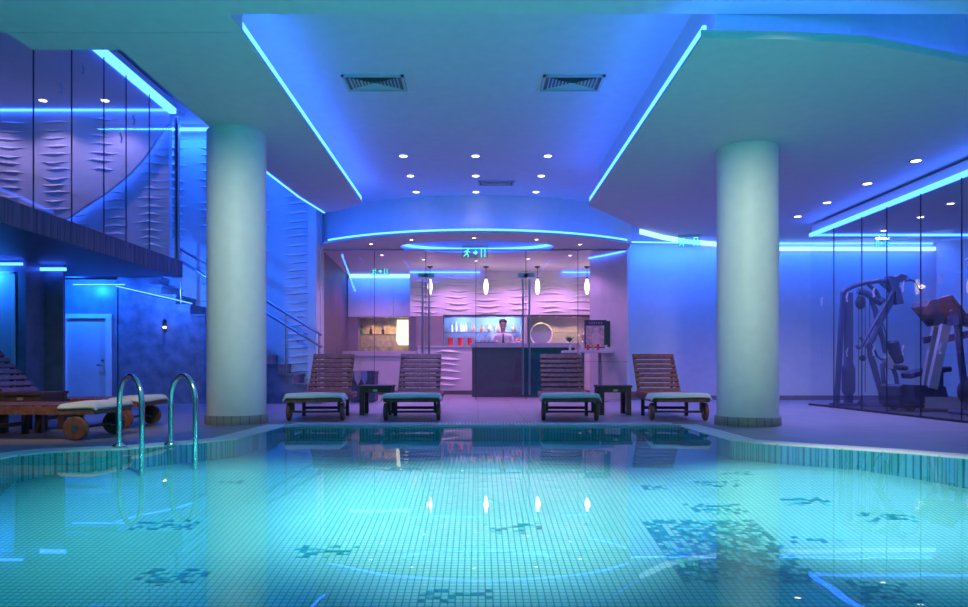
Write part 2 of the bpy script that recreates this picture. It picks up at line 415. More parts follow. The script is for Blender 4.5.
# staircase wall with carved wave relief
def fins(b, x0, x1, z0, z1, y, wid, pitch, colw, prot=.044, th=.03, jit=.25, sc=.8):
    nc = max(1, int((x1-x0)/colw)); cw = (x1-x0)/nc
    for c in range(nc):
        cx = x0+cw*(c+.5); z = z0+pitch*(.3+.5*(c % 2))
        while z < z1-.04:
            ww = wid*random.uniform(1-jit, 1.1); xc = cx+random.uniform(-.06,.06)*colw; N = 8; bow = random.choice((-1,1))*random.uniform(.0,.03)
            xa, xb = max(x0, xc-ww/2), min(x1, xc+ww/2)
            vv = []
            for i in range(N+1):
                t = i/N; s_ = math.sin(PI*t)**1.3; xx = xa+(xb-xa)*t; zz = z+bow*math.sin(PI*t)+.012*math.sin(2*PI*t+c)
                vv += [(xx, y+.001, zz+.072*s_*sc), (xx, y-prot*s_-.001, zz), (xx, y+.001, zz-.028*s_*sc)]
            ff = []
            for i in range(N):
                a = i*3; ff += [(a,a+1,a+4,a+3),(a+1,a+2,a+5,a+4)]
            b.add(vv, ff)
            z += pitch*random.uniform(.9,1.1)
b = MB(); b.box(-6.6,-3.12,13.7,13.85,0,5.5)
fins(b, -6.5,-3.15,.3,5.3,13.7,.62,.16,.7)
struct(b.build('wall_stairs', M['wave']))
strip('light_strip', [(-6.4,13.67),(-3.3,13.67)], 5.36, 5.42, 'blue light strip at the top of the wave-patterned staircase wall', group=G)

# mezzanine
MX = -5.32
b = MB(); b.box(-9.5,MX-.03,3.5,12.4,2.30,2.56); struct(b.build('floor_mezzanine', M['soffit']))
b = MB(); b.box(MX-.03,MX,3.5,12.4,2.29,2.58)
y = 3.55
while y < 12.35:
    b.box(MX,MX+.004,y,y+.12,2.29,2.58); y += .14
b.box(-9.0,MX,12.4,12.43,2.29,2.58)
struct(b.build('trim_4', M['darkwood']))
# gallery: recessed wave wall, curved panel shaped after a glass reflection, ceiling
b = MB(); b.box(-9.5,-5.5,12.28,12.4,2.57,5.5); fins(b,-9.4,-5.5,2.7,5.1,12.28,.52,.145,.62,.03,sc=.6); struct(b.build('wall_gallery', M['wave']))
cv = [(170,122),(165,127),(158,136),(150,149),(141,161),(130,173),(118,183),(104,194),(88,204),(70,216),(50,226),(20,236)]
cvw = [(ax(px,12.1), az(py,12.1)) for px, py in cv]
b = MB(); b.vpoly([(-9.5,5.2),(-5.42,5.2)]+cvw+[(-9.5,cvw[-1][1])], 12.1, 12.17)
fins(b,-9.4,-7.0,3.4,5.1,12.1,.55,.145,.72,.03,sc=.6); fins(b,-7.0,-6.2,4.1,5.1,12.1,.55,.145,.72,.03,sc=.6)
struct(b.build('wall_gallery_reflection', M['wave']))
b = MB(); b.tube([(x_-.04, 12.2, z_+.03) for x_, z_ in cvw], .012, 6)  # glowing strip added to stand for a bright reflection in the glass
tag(b.build('light_strip', M['led']), 'glass reflection modelled as a blue strip behind the S-curved panel upstairs', 'light strip', G)
struct(onebox('ceiling_gallery', M['paint'], -9.5,MX+.06,5.7,12.4,5.19,5.28))
b = MB(); b.box(MX-.06,MX+.05,5.8,12.05,5.1,5.19); tag(b.build('light_strip', M['led']), 'thick blue light strip over the upstairs glass screen', 'light strip', G)
strip('light_strip', [(-9.4,12.06),(-5.4,12.06)], 5.155, 5.185, 'blue light strip along the top of the upstairs wall', group=G)
for px, i in ((43,0),(105,1)):
    p = (ax(px,11.65), 11.65, 5.19)
    t = thing('recessed_downlight', ('left' if i == 0 else 'right')+' one of the two recessed downlights in the upstairs gallery ceiling', 'downlight', p, 0, 'gallery downlights')
    b = MB(); b.lathe([(.06,-.012),(.06,-.004)], n=16); b.build('lens', M['lamp'], t)
    b = MB(); b.lathe([(.062,-.002),(.062,-.014),(.085,-.01),(.085,-.002)], n=16, cap=False); b.build('trim_ring', M['white'], t)
    spot((p[0],p[1]-.05,5.12), 34, (.55,.42,1), 120)
spot((-8.4,11.6,5.12), 34, (.55,.42,1), 120)
# upstairs glass screen, pane by pane
ys = [7.1, 8.28, 9.06, 9.84, 10.46, 11.2, 12.2]
desc = ['first from the left edge of the picture','second from the left','third from the left','fourth from the left','fifth from the left, near the S-curved reflection strip','last, beside the slim end post']
for i in range(6):
    o = onebox('glass_partition', M['glass'], MX-.02,MX-.008,ys[i]+.006,ys[i+1]-.006,2.58,5.1)
    tag(o, 'upstairs glass pane, '+desc[i], 'glass pane', 'upstairs glass panes')
    onebox('joint', M['seam'], MX-.022,MX-.006,ys[i+1]-.005,ys[i+1]+.002,2.58,5.1, o)
    motif(o, 'x', (MX-.004, (ys[i]+ys[i+1])/2+(.15 if i % 2 else -.15), (4.6,4.25,4.7,4.1,4.5,4.2)[i]))
onebox_p = onebox('glass_post', M['brushed'], MX-.05,MX+.02,12.2,12.28,2.58,5.12); tag(onebox_p, 'slim metal post at the end of the upstairs glass screen', 'post')

# under the mezzanine: door wall, pilaster, side wall
b = MB(); b.box(-9.5,-7.72,12.78,12.95,0,2.3); b.box(-6.78,-6.66,12.78,12.95,0,2.3); b.box(-7.72,-6.78,12.78,12.95,az(314,12.78),2.3)
struct(b.build('wall_under_mezzanine', M['stone']))
b = MB(); dz = az(314,12.78)
b.box(-7.72,-7.62,12.74,12.9,0,dz); b.box(-6.88,-6.78,12.74,12.9,0,dz); b.box(-7.62,-6.88,12.74,12.9,dz-.08,dz)
d1 = struct(b.build('door_1', M['frame']))
onebox('door_leaf', M['door'], -7.62,-6.88,12.80,12.86,0,dz-.08, d1)
b = MB(); b.tube([(-6.95,12.78,.72),(-6.95,12.74,.72),(-7.05,12.74,.72)], .012, 8); b.lathe([(.02,0),(.02,.012)], (-6.95,12.79,.80), 10, mx=Matrix.Rotation(PI/2,4,'X')); b.build('door_handle', M['brushed'], d1)
struct(onebox('pilaster', M['stone'], ax(40,11),ax(63,11),11.0,11.06,0,2.3))
b = MB(); b.box(ax(28,11),ax(40,11),11.05,11.3,0,2.29); struct(b.build('pilaster_lit_side', M['frame']))  # pale board: the pilaster's lit side put into colour
b = MB(); b.box(-9.5,ax(16,10.6),10.6,10.8,0,2.3); b.box(ax(16,10.6),ax(28,10.6),10.55,11.05,0,2.3); struct(b.build('wall_changing_room', M['stone']))
b = MB(); b.box(ax(-22,10.58),ax(15,10.58),10.55,10.6,0,2.1); d2 = struct(b.build('door_2', M['door']))
b = MB(); b.box(ax(15,10.58)-.02,ax(17,10.58),10.53,10.6,0,2.13); b.box(ax(-24,10.58),ax(17,10.58),10.53,10.6,2.1,2.14); b.build('door_frame', M['frame'], d2)
strip('light_strip', [(-7.9,10.45),(-6.9,10.45)], 2.22, 2.26, 'blue light strip under the mezzanine above the far-left doorway', group=G)
strip('light_strip', [at(30,276,10.9)[:2],at(66,280,10.9)[:2]], 2.2, 2.25, 'blue light strip at the top of the stone pilaster', group=G)
strip('light_strip', [(-7.45,12.70),(-6.5,12.70)], 2.19, 2.205, 'thin blue light strip above the white service door', 'ledsoft', group=G)
b = MB(); b.bar(at(116,286,12.72), at(192,303.5,12.72), .02, .018); tag(b.build('light_strip', M['ledsoft']), 'thin sloping blue light strip on the wall under the stairs', 'light strip', G)
for p, e, c_ in (((-7.25,12.2,2.15),110,(.005,.13,1)),((-7.6,10.25,2.12),45,(.01,.17,1)),((-7.1,10.72,2.12),50,(.01,.17,1)),((-5.6,12.2,2.1),90,(.02,.14,1))):
    spot(p, e*1.3, c_, 150, .4, .03, (p[0], p[1]+1, p[2]-.45))

# staircase
ns = 14; tr, ri = .27, 2.57/14
prof = [(-2.9,0)]
for i in range(ns): prof += [(-2.9-i*tr,(i+1)*ri),(-2.9-(i+1)*tr,(i+1)*ri)]
prof += [(-2.9-ns*tr,0)]
st = thing('staircase', 'dark stone staircase climbing to the mezzanine behind the left column', 'staircase', (0,0,0))
b = MB(); b.vpoly(prof, 12.78, 13.68); b.build('steps', M['stair'], st)
b = MB()
for i in range(ns): b.box(-2.9-(i+1)*tr,-2.9-i*tr+.02,12.76,13.68,(i+1)*ri-.03,(i+1)*ri+.004)
b.build('treads', M['stone'], st)
ra, rb = at(322,335,12.95), at(178,247,12.95); rc, rd = at(322,347,12.95), at(178,259.5,12.95)
hr = thing('stair_handrail', 'twin-bar metal handrail sloping up beside the stone staircase', 'handrail', (0,0,0))
for q, (a_, b_) in enumerate(((ra, rb), (rc, rd))):
    k = MB(); k.tube([a_, b_], .028, 8); k.build('rail', M['brushed'], hr)
for t in (.02,.25,.5,.75,.98):
    pa = Vector(ra).lerp(Vector(rb), t); zf = (int(max(0, (-2.9-pa.x)/tr))+1)*ri if pa.x < -2.9 else 0
    k = MB(); k.tube([(pa.x,12.95,zf-.01),pa], .018, 8); k.build('post', M['brushed'], hr)
# crystal wall sconce
sc = thing('wall_sconce', 'small crystal wall sconce on the dark wall under the stairs', 'wall lamp', at(164,330,12.72))
b = MB(); b.lathe([(.05,.18),(.045,.05),(.02,-.2),(.004,-.27)], n=6, smooth=False); b.build('crystal', M['smallglass'], sc)
b = MB(); b.box(-.03,.03,.03,.07,.0,.2); b.build('back_plate', M['chrome'], sc)
b = MB(); b.ball((0,0,.05), .02); b.build('bulb', M['lampwarm'], sc)

# ================================================================== THE BAR PAVILION
SZ = 3.07
R = 4.67
def arc(off, x0, x1, n=28, ctr=12.3):
    cyc = ctr+R; out = []
    for i in range(n+1):
        x_ = x0+(x1-x0)*i/n; out.append((x_, cyc-math.sqrt(max(0,(R-off)**2-x_**2))))
    return out
fr = arc(0,-3.0,2.98)
ell = [(-.02+1.53*math.cos(2*PI*i/40), 13.76+.72*math.sin(2*PI*i/40)) for i in range(40)]
b = MB(); b.poly(fr+[(3.04,14.0),(3.05,14.4),(3.05,18.2),(-3.5,18.2),(-3.2,14.0)], SZ, SZ+.04, [ell])
struct(b.build('ceiling_bar', M['paint']))
b = MB()
n = len(ell); b.add([(p[0],p[1],SZ+.04) for p in ell]+[(p[0],p[1],SZ+.3) for p in ell], [(i,(i+1)%n,(i+1)%n+n,i+n) for i in range(n)])
b.poly(ell, SZ+.3, SZ+.32); struct(b.build('ceiling_bar_recess', M['paint']))
strip('light_strip', [(-.02+1.5*math.cos(2*PI*i/40), 13.76+.69*math.sin(2*PI*i/40)) for i in range(-1,22)], SZ+.05, SZ+.10, 'curved blue light strip inside the oval ceiling recess over the bar', group=G)
strip('light_strip', arc(.05,-2.9,2.88), SZ+.04, SZ+.085, 'long curved blue light strip on top of the bar canopy', group=G)
b = MB(); b.ribbon(arc(.38,-3.12,3.08), SZ+.04, CR, .06); struct(b.build('wall_canopy', M['paint']))
b = MB(); b.box(-3.3,-3.14,13.4,14.0,0,CR); struct(b.build('trim_6', M['paint']))
# side walls
b = MB(); b.add([(-3.17,14.0,0),(-3.38,17.9,0),(-3.5,17.9,0),(-3.29,14.0,0),(-3.17,14.0,SZ),(-3.38,17.9,SZ),(-3.5,17.9,SZ),(-3.29,14.0,SZ)], [(0,1,2,3),(4,5,6,7),(0,1,5,4),(1,2,6,5),(2,3,7,6),(3,0,4,7)])
struct(b.build('wall_bar_left', M['darkwood']))
b = MB(); b.ribbon([(3.06,14.05),(2.95,14.35),(2.75,14.7),(2.47,15.1)], 0, SZ, .06); struct(b.build('wall_bar_right', M['wallpaint']))
b = MB(); b.box(2.5,9,18.05,18.15,0,SZ); b.box(3.05,3.15,15.1,18.1,0,SZ); struct(b.build('wall_bar_side', M['wallpaint']))
strip('light_strip', [(3.0,14.08),(2.9,14.33),(2.70,14.66),(2.42,15.06)], SZ-.03, SZ-.005, 'blue light strip atop the curved wall at the right end of the bar', group=G)
BW = 17.2
nz0, nz1 = az(346,BW), az(316,BW)
# upper wave wall of the bar
b = MB(); b.box(ax(410,BW),3.05,BW,BW+.1,nz1,SZ); fins(b, ax(410,BW),3.0,nz1+.05,SZ-.12,BW,.85,.155,1.25*.62)
struct(b.build('wall_bar_back', M['wave']))
strip('light_strip', [(ax(412,BW)-.05,BW-.05),(ax(480,BW),BW-.05)], SZ-.05, SZ-.02, 'blue light strip above the pink wave wall, left half', group=G)
strip('light_strip', [(ax(562,BW),BW-.05),(2.9,BW-.05)], SZ-.05, SZ-.02, 'blue light strip above the pink wave wall, right half', group=G)
# niche back and mauve pier
b = MB(); b.box(ax(443,BW),3.05,BW+.5,BW+.55,nz0,nz1); b.box(ax(443,BW),3.05,BW,BW+.55,nz1,nz1+.03); b.box(ax(521,BW)+.02,ax(527,BW),BW+.02,BW+.5,nz0,nz1)
b.cur = 1; b.box(ax(416,BW),ax(443,BW),BW,BW+.55,0,nz1); struct(b.build('wall_niche', [M['niche'], M['taupe']]))
# left alcove
AW = 17.8
b = MB(); b.box(-3.42,ax(416,AW),AW+.45,AW+.5,0,SZ); b.cur = 1; b.box(-3.4,ax(358,AW),AW,AW+.45,0,az(317,AW)); b.box(ax(408,AW)+.02,ax(417,AW),AW,AW+.45,0,az(317,AW)); struct(b.build('wall_alcove', [M['nichewarm'], M['taupe']]))
uc = thing('wall_cabinet', 'long white wall cabinet lit blue over the warm bottle niche', 'cabinet', (0,0,0))
b = MB(); b.box(ax(348,AW),ax(417,AW),AW-.02,AW+.45,az(317,AW),az(278,AW)); b.build('carcass', M['cabinet'], uc)
for i in range(3):
    x0 = ax(348,AW)+i*(ax(417,AW)-ax(348,AW))/3
    k = MB(); k.box(x0+.008,x0+(ax(417,AW)-ax(348,AW))/3-.008,AW-.04,AW-.02,az(316.5,AW),az(278.5,AW)); k.build('door', M['cabinet'], uc)
strip('cove_light', [(ax(350,AW),AW-.05),(ax(415,AW),AW-.05)], az(278,AW), az(274.5,AW), 'pale cove light on top of the wall cabinet in the bar', 'ledwhite')
lc = thing('base_cabinet', 'white panelled base cabinet with lilac worktop, left end of the bar', 'cabinet', (0,0,0))
zc = az(351,16.9)
b = MB(); b.box(-3.36,ax(416,16.9),16.95,AW+.44,.1,zc-.13); b.build('carcass', M['cabinet'], lc)
b = MB(); b.box(-3.36,ax(416,16.9)+.02,16.9,AW+.44,zc-.13,zc); b.build('worktop', M['bartop'], lc)
b = MB(); b.box(-3.36,ax(416,16.9),17.0,AW+.4,.0,.1); b.build('plinth', M['taupe'], lc)
for i in range(4):
    ww = (ax(416,16.9)+3.36)/4; k = MB(); k.box(-3.36+ww*i+.008,-3.36+ww*(i+1)-.008,16.93,16.95,.11,zc-.15); k.build('door', M['cabinet'], lc)
bc = thing('back_counter', 'white wave-fronted back counter beneath the lit bar niche', 'counter', (0,0,0))
b = MB(); b.box(ax(416,BW)+.06,3.0,16.98,BW+.5,.1,nz0-.04); fins(b, ax(416,BW)+.1,ax(475,BW),.2,nz0-.1,16.98,.7,.15,.8); b.build('front', M['wave'], bc)
b = MB(); b.box(ax(416,BW)+.05,3.0,16.95,BW+.5,nz0-.04,nz0); b.build('worktop', M['bartop'], bc)
b = MB(); b.box(ax(416,BW)+.06,3.0,17.02,BW+.45,0,.1); b.build('plinth', M['taupe'], bc)
# bar counter
bz = az(343,15.6)
b0 = thing('bar_counter', 'dark-fronted bar counter with thick pale lilac top', 'bar counter', (0,0,0))
b = MB(); b.box(ax(472,15.6),ax(523,15.6),15.62,16.05,0,bz-.1); b.build('front_panel', M['barfront'], b0)
b = MB(); b.box(ax(523,15.6)+.01,2.25,15.66,16.05,0,bz-.1); b.build('side_panel', M['barglass'], b0)
b = MB(); b.box(ax(470.5,15.6),2.3,15.56,16.12,bz-.1,bz); b.build('top', M['bartop'], b0)

# glass front of the bar: two fixed end panes and two double doors
GY = 14.0
xs = [ax(p, GY) for p in (323,374.5,426,476,526,578,628)]
names = [('glass_partition','fixed glass pane at the left end of the bar front, behind the left lounger'),('glass_door','left leaf of the left glass double door of the bar'),('glass_door','right leaf of the left glass double door of the bar'),
         ('glass_door','left leaf of the right glass double door of the bar'),('glass_door','right leaf of the right glass double door of the bar'),('glass_partition','fixed glass pane at the right end of the bar front, before the poster')]
for i in range(6):
    nm, lb = names[i]; t = thing(nm, lb, 'glass door' if 'door' in nm else 'glass pane', ((xs[i]+xs[i+1])/2,GY,0))
    hw = (xs[i+1]-xs[i])/2-.005
    b = MB(); b.box(-hw,hw,-.006,.006,.015,SZ-.03); b.build('pane', M['glass'], t)
    b = MB(); b.box(-hw,hw,-.012,.012,SZ-.03,SZ-.002); b.build('head_rail', M['brushed'], t)
    b = MB(); b.box(hw-.002,hw+.008,-.008,.008,.015,SZ-.03); b.build('joint', M['seam'], t)
    if i in (1,2,3,4):
        hx = (hw-.06) if i in (1,3) else (-hw+.06)
        k = MB(); k.tube([(hx,-.06,.12),(hx,-.06,2.45)], .02, 8)
        for zz in (.25,1.2,2.3): k.tube([(hx,-.06,zz),(hx,.0,zz)], .012, 6)
        k.build('pull_handle', M['brushed'], t)
        k = MB(); k.box(hx-.1,hx+.1,-.02,.02,2.5,2.58) ; k.build('patch_fitting', M['brushed'], t)
b = MB(); b.box(-3.17,-3.13,13.97,14.03,0,SZ); b.box(3.02,3.05,13.97,14.03,0,SZ); struct(b.build('trim_7', M['frame']))

# ================================================================== ceiling fittings
def downlight(p, label, group, r=.05, m='lamp'):
    t = thing('recessed_downlight', label, 'downlight', p, 0, group)
    b = MB(); b.lathe([(r,-.012),(r,-.004)], n=16); b.build('lens', M[m], t)
    b = MB(); b.lathe([(r+.002,-.002),(r+.002,-.014),(r+.025,-.01),(r+.025,-.002)], n=16, cap=False); b.build('trim_ring', M['white'], t)
    return t
PINK = (.38,.29,1)
for j, (Y, row) in enumerate(((10.27,'row nearest the pool'),(11.34,'middle row'),(12.38,'row nearest the bar canopy'))):
    for i, (X, col) in enumerate(((-1.11,'left of three'),(-.037,'middle of three'),(1.04,'right of three'))):
        downlight((X,Y,CR), 'recessed downlight in the raised blue ceiling, %s, %s' % (row, col), 'downlights in the raised ceiling', .055)
        spot((X,Y,CR-.05), (50,46,8)[j], PINK, 96)
for i, (Y, lb) in enumerate(((8.57,'nearest the pool, largest of the row of four'),(9.64,'second in the row of four'),(10.75,'third in the row of four'),(11.74,'smallest and farthest of the row of four'))):
    downlight((5.44,Y,CRT), 'recessed downlight in the right ceiling panel, '+lb, 'downlights in the right ceiling panel', .055)
    spot((5.44,Y,CRT-.05), 120, PINK, 125)
for X, Y, lb in ((6.83,9.97,'nearest the pool in the gym row'),(6.97,10.87,'second in the gym row'),(7.02,11.94,'last in the gym row above the multi gym'),(8.3,11.2,'apart by the far right wall')):
    downlight((X,Y,3.05), 'recessed downlight in the lower gym ceiling, '+lb, 'gym downlights', .045)
    spot((X,Y,3.0), 45, (.34,.38,1), 130)
dl = [(371,243.5,'far left of the front row'),(411.5,239.3,'second of the front row'),(474,237.4,'middle of the front row'),(536.5,239,'fourth of the front row'),(580,244,'far right of the front row'),
      (382,254.6,'far left of the back row'),(423.5,259,'second of the back row'),(476,260.5,'middle of the back row'),(528,258.5,'fourth of the back row'),(570,255,'far right of the back row')]
for px, py, lb in dl:
    Y = FPX*(SZ-EYE)/(VY-py); p = (ax(px,Y),Y,SZ)
    downlight(p, 'small recessed downlight in the bar canopy, '+lb, 'bar canopy downlights', .032)
    spot((p[0],p[1],SZ-.05), 34, (.86,.36,1), 130)
for X in (-2.4,-.6,.8,2.0): spot((X,16.4,SZ-.04), 80, (.9,.34,.98), 140)

def vent(X, Y, wx, wy, label):
    t = thing('air_vent', label, 'air vent', (X,Y,CR), 0, 'ceiling air vents')
    b = MB(); hx, hy = wx/2, wy/2
    for (a0,a1,c0,c1) in ((-hx,hx,-hy,-hy+.03),(-hx,hx,hy-.03,hy),(-hx,-hx+.03,-hy,hy),(hx-.03,hx,-hy,hy)): b.box(a0,a1,c0,c1,-.02,-.002)
    b.build('frame', M['vent'], t)
    b = MB(); b.box(-hx+.03,hx-.03,-hy+.03,hy-.03,-.006,-.002); b.build('cavity', M['ventdark'], t)
    b = MB()
    for k in range(1,8):
        f = 1-k/8.; ax_, ay = (hx-.03)*f, (hy-.03)*f
        for (p, q) in (((-ax_,-ay),(ax_,-ay)),((ax_,-ay),(ax_,ay)),((ax_,ay),(-ax_,ay)),((-ax_,ay),(-ax_,-ay))):
            P, Q = Vector((p[0],p[1],-.016)), Vector((q[0],q[1],-.016))
            d = Vector(((p[0]+q[0])/2,(p[1]+q[1])/2,0)).normalized()*.02
            b.add([P,Q,Q-d+Vector((0,0,.012)),P-d+Vector((0,0,.012))], [(0,1,2,3)])
    b.build('louvres', M['vent'], t)
vent(-1.14,7.64,.67,.42,'square air vent in the raised ceiling, left of the near pair')
vent(1.04,7.64,.67,.42,'square air vent in the raised ceiling, right of the near pair')
vent(.31,11.8,.62,.28,'small far air vent between the ceiling downlights')

# exit signs
def exit_sign(loc, wdt, hgt, label, rotz=0, flip=1):
    t = thing('exit_sign', label, 'exit sign', loc, rotz, 'green exit signs')
    b = MB(); b.box(-wdt/2,wdt/2,-.012,.012,-.03,.01); b.build('mount', M['white'], t)
    b = MB(); b.box(-wdt/2,wdt/2,-.004,.004,-.03-hgt,-.03); b.build('pane', M['signpane'], t)
    u = hgt/10; zb = -.03-hgt; b = MB(); y0, y1 = -.008, -.005
    def quad(pts): b.vpoly([(flip*(p[0]*u), zb+p[1]*u) for p in pts], y0, y1)
    cx = -wdt/2/u*.62
    # running figure
    b.vpoly([(flip*((cx+1.1+.9*math.cos(2*PI*i/10))*u), zb+(8.0+.9*math.sin(2*PI*i/10))*u) for i in range(10)], y0, y1)
    quad([(cx-.6,6.9),(cx+.9,6.9),(cx+.6,3.8),(cx-.8,3.8)])
    quad([(cx-.8,4.1),(cx+.6,4.1),(cx-1.2,2.6),(cx-2.6,1.2),(cx-3.0,1.9)]); quad([(cx-.5,4.1),(cx+.6,4.1),(cx+1.8,2.8),(cx+1.4,.8),(cx+.7,.9),(cx+.9,2.6)])
    quad([(cx-.6,6.9),(cx-.6,6.0),(cx-2.4,5.2),(cx-2.7,5.9)]); quad([(cx+.8,6.8),(cx+.7,5.9),(cx+2.6,5.0),(cx+2.8,5.7)])
    b.build('running_figure', M['signgreen'], t); b = MB()
    quad([(-1.6,4.2),(.4,4.2),(.4,2.6),(2.4,5),(.4,7.4),(.4,5.8),(-1.6,5.8)])
    b.build('arrow', M['signgreen'], t); b = MB()
    dx = -cx
    quad([(dx-2,.8),(dx-1.2,.8),(dx-1.2,8.4),(dx+1.2,8.4),(dx+1.2,.8),(dx+2,.8),(dx+2,9.2),(dx-2,9.2)])
    b.build('doorway', M['signgreen'], t); return t
exit_sign((ax(475,13.6),13.6,az(245.5,13.6)), .52, .22, 'green exit sign hanging before the oval ceiling light')
exit_sign((ax(380,16.8),16.8,az(266,16.8)), .46, .2, 'green exit sign inside the bar over the white wall cabinet')
exit_sign((ax(689,13.0),13.0,az(235,13.0)), .40, .2, 'green exit sign at the pale cove over the lavender wall', -.25)
exit_sign((ax(882,12.0),12.0,az(238,12.0)), .26, .13, 'small green exit sign over the gym', 0, -1)

# pendants
for px, lb in ((430,'far left'),(486,'second from left'),(537.5,'third from left'),(587,'far right')):
    t = thing('pendant_lamp', 'slender glowing pendant lamp over the bar, %s of four' % lb, 'pendant lamp', (ax(px,16.4),16.4,SZ), 0, 'bar pendant lamps')
    b = MB(); b.lathe([(.075,0),(.07,-.015),(.012,-.05)], n=16); b.build('canopy', M['black'], t)
    b = MB(); b.tube([(0,0,-.04),(0,0,-.27)], .006, 6); b.build('cord', M['black'], t)
    b = MB(); b.lathe([(.018,-.25),(.026,-.27),(.026,-.30)], n=12); b.build('cap', M['black'], t)
    b = MB(); b.lathe([(.022,-.30),(.05,-.40),(.056,-.5),(.042,-.60),(.022,-.66)], n=16); b.build('shade', M['pendant'], t)
    point((ax(px,16.4),16.25,SZ-.5), 3, (1,.7,.6), .06)

# ================================================================== POOL-SIDE THINGS
def make_lounger(name, label, loc, rotz, group):
    t = thing(name, label, 'lounger', loc, rotz, group)
    W = .33
    b = MB()
    for s in (-1,1): b.box(s*W-.02,s*W+.02,0,1.86,.24,.31)
    b.box(-W,W,0,.04,.24,.31); b.box(-W,W,1.82,1.86,.24,.31); b.box(-W,W,.78,.82,.24,.30); b.build('frame', M['teak'], t)
    b = MB(); y = .05
    while y < 1.38: b.box(-W+.0,W-.0,y,y+.07,.31,.328); y += .088
    b.build('seat', M['teak'], t)
    # backrest: side rails and slats, leaning
    L = .71; a = math.radians(46); mx = Matrix.Translation((0,1.45,.32)) @ Matrix.Rotation(a,4,'X')
    b = MB()
    for s in (-1,1): b.box(s*.285-.02,s*.285+.02,0,L,-.035,.0,mx)
    k = .0
    for i in range(8):
        h_ = .09 if i == 7 else .060
        b.box(-.31,.31,k,k+h_,.0,.018,mx); k += .096
    b.build('backrest', M['teak'], t)
    top = mx @ Vector((0,.45,-.03))
    for s in (-1,1): b = MB(); b.bar((s*.25,top.y,top.z),(s*.25,1.80,.29),.03,.03); b.build('prop', M['teakdark'], t)
    for s in (-1,1):
        b = MB(); b.box(s*.30-.022,s*.30+.022,1.03,1.08,0,.26); b.build('leg', M['teakdark'], t)
        b = MB(); mw = Matrix.Translation((s*.335,.17,.112)) @ Matrix.Rotation(PI/2,4,'Y')
        b.lathe([(.02,-.024),(.10,-.024),(.112,-.016),(.112,.016),(.10,.024),(.02,.024)], n=28, mx=mw, smooth=False)
        wl = b.build('wheel', M['teak'], t)
        b = MB(); b.lathe([(.03,-.032),(.03,.032)], n=14, mx=mw, smooth=False); b.build('hub', M['brushed'], wl)
        b = MB(); b.box(s*.29-.016,s*.29+.016,.13,.21,.1,.26); b.build('wheel_bracket', M['teakdark'], t)
    b = MB(); b.box(-.3,.3,1.045,1.07,.09,.13); b.build('stretcher', M['teakdark'], t)
    b = MB(); b.tube([(-.33,.17,.112),(.33,.17,.112)], .014, 8); b.build('axle', M['teakdark'], t)
    return t
def make_towel(name, label, loc, rotz, wdt=.76, ln=.42, group='white towels on the loungers'):
    # thick folded towel draped over the foot end, sagging at the sides
    b = MB(); nx, ny = 22, 14; top = []; bot = []
    for j in range(ny+1):
        for i in range(nx+1):
            u = (i/nx-.5)*wdt; v = -.03+ln*j/ny
            dr = 0
            if abs(u) > .345: dr += (abs(u)-.345)*1.6
            if v < .0: dr += (-v)*.9
            z = .331-dr+.004*math.sin(9*u+5*v)+.003*math.sin(17*v)
            edge = min(1, min(i, nx-i, j, ny-j)/1.5)
            top.append((u,v,z+.004+.016*edge)); bot.append((u,v,z-(.0 if dr == 0 else .012)))
    W_ = nx+1; N = W_*(ny+1); ff = []
    for j in range(ny):
        for i in range(nx):
            a = j*W_+i; ff += [(a,a+1,a+W_+1,a+W_),(N+a,N+a+W_,N+a+W_+1,N+a+1)]
    for i in range(nx):
        ff += [(i,N+i,N+i+1,i+1)]; a = ny*W_+i; ff += [(a,a+1,N+a+1,N+a)]
    for j in range(ny):
        a = j*W_; ff += [(a,a+W_,N+a+W_,N+a)]; a = j*W_+nx; ff += [(a,N+a,N+a+W_,a+W_)]
    b.add(top+bot, ff, True)
    o = b.build(name, M['towel']); o.location = loc; o.rotation_euler = (0,0,rotz)
    return tag(o, label, 'towel', group)
LG = 'teak loungers around the pool'
spots = [(-2.05,8.62,math.radians(4.5),'slatted teak lounger behind the pool beside the left column','beside the left column'),
         (-.835,8.62,math.radians(1),'slatted teak lounger with the small table at its left, left of the bar doors','just right of the small dark table'),
         (1.16,8.62,math.radians(-3),'slatted teak lounger in front of the bar poster, small table at its right','in front of the poster'),
         (2.54,8.62,math.radians(-4),'slatted teak lounger behind the pool beside the right column','beside the right column')]
L0 = None
for i, (x_, y_, rz, lb, bs) in enumerate(spots):
    if L0 is None: L0 = make_lounger('teak_lounger', lb, (x_,y_,0), rz, LG)
    else: dup(L0, (x_,y_,0), rz, lb)
    make_towel('folded_towel', 'white towel draped over the foot of the lounger '+bs, (x_,y_,0), rz)
A = (-3.55,6.72); B = (-3.75,7.95)
dup(L0, (A[0],A[1],0), PI/2, 'teak lounger in side view at far left, the one nearest the chrome grab rails')
dup(L0, (B[0],B[1],0), PI/2, 'teak lounger with raised backrest at far left, behind the nearer one')
make_towel('folded_towel', 'white towel on the foot of the side-on lounger nearest the grab rails', (A[0],A[1],0), PI/2, .72, .36)
make_towel('folded_towel', 'white towel on the foot of the rear lounger at far left', (B[0],B[1],0), PI/2, .72, .36)

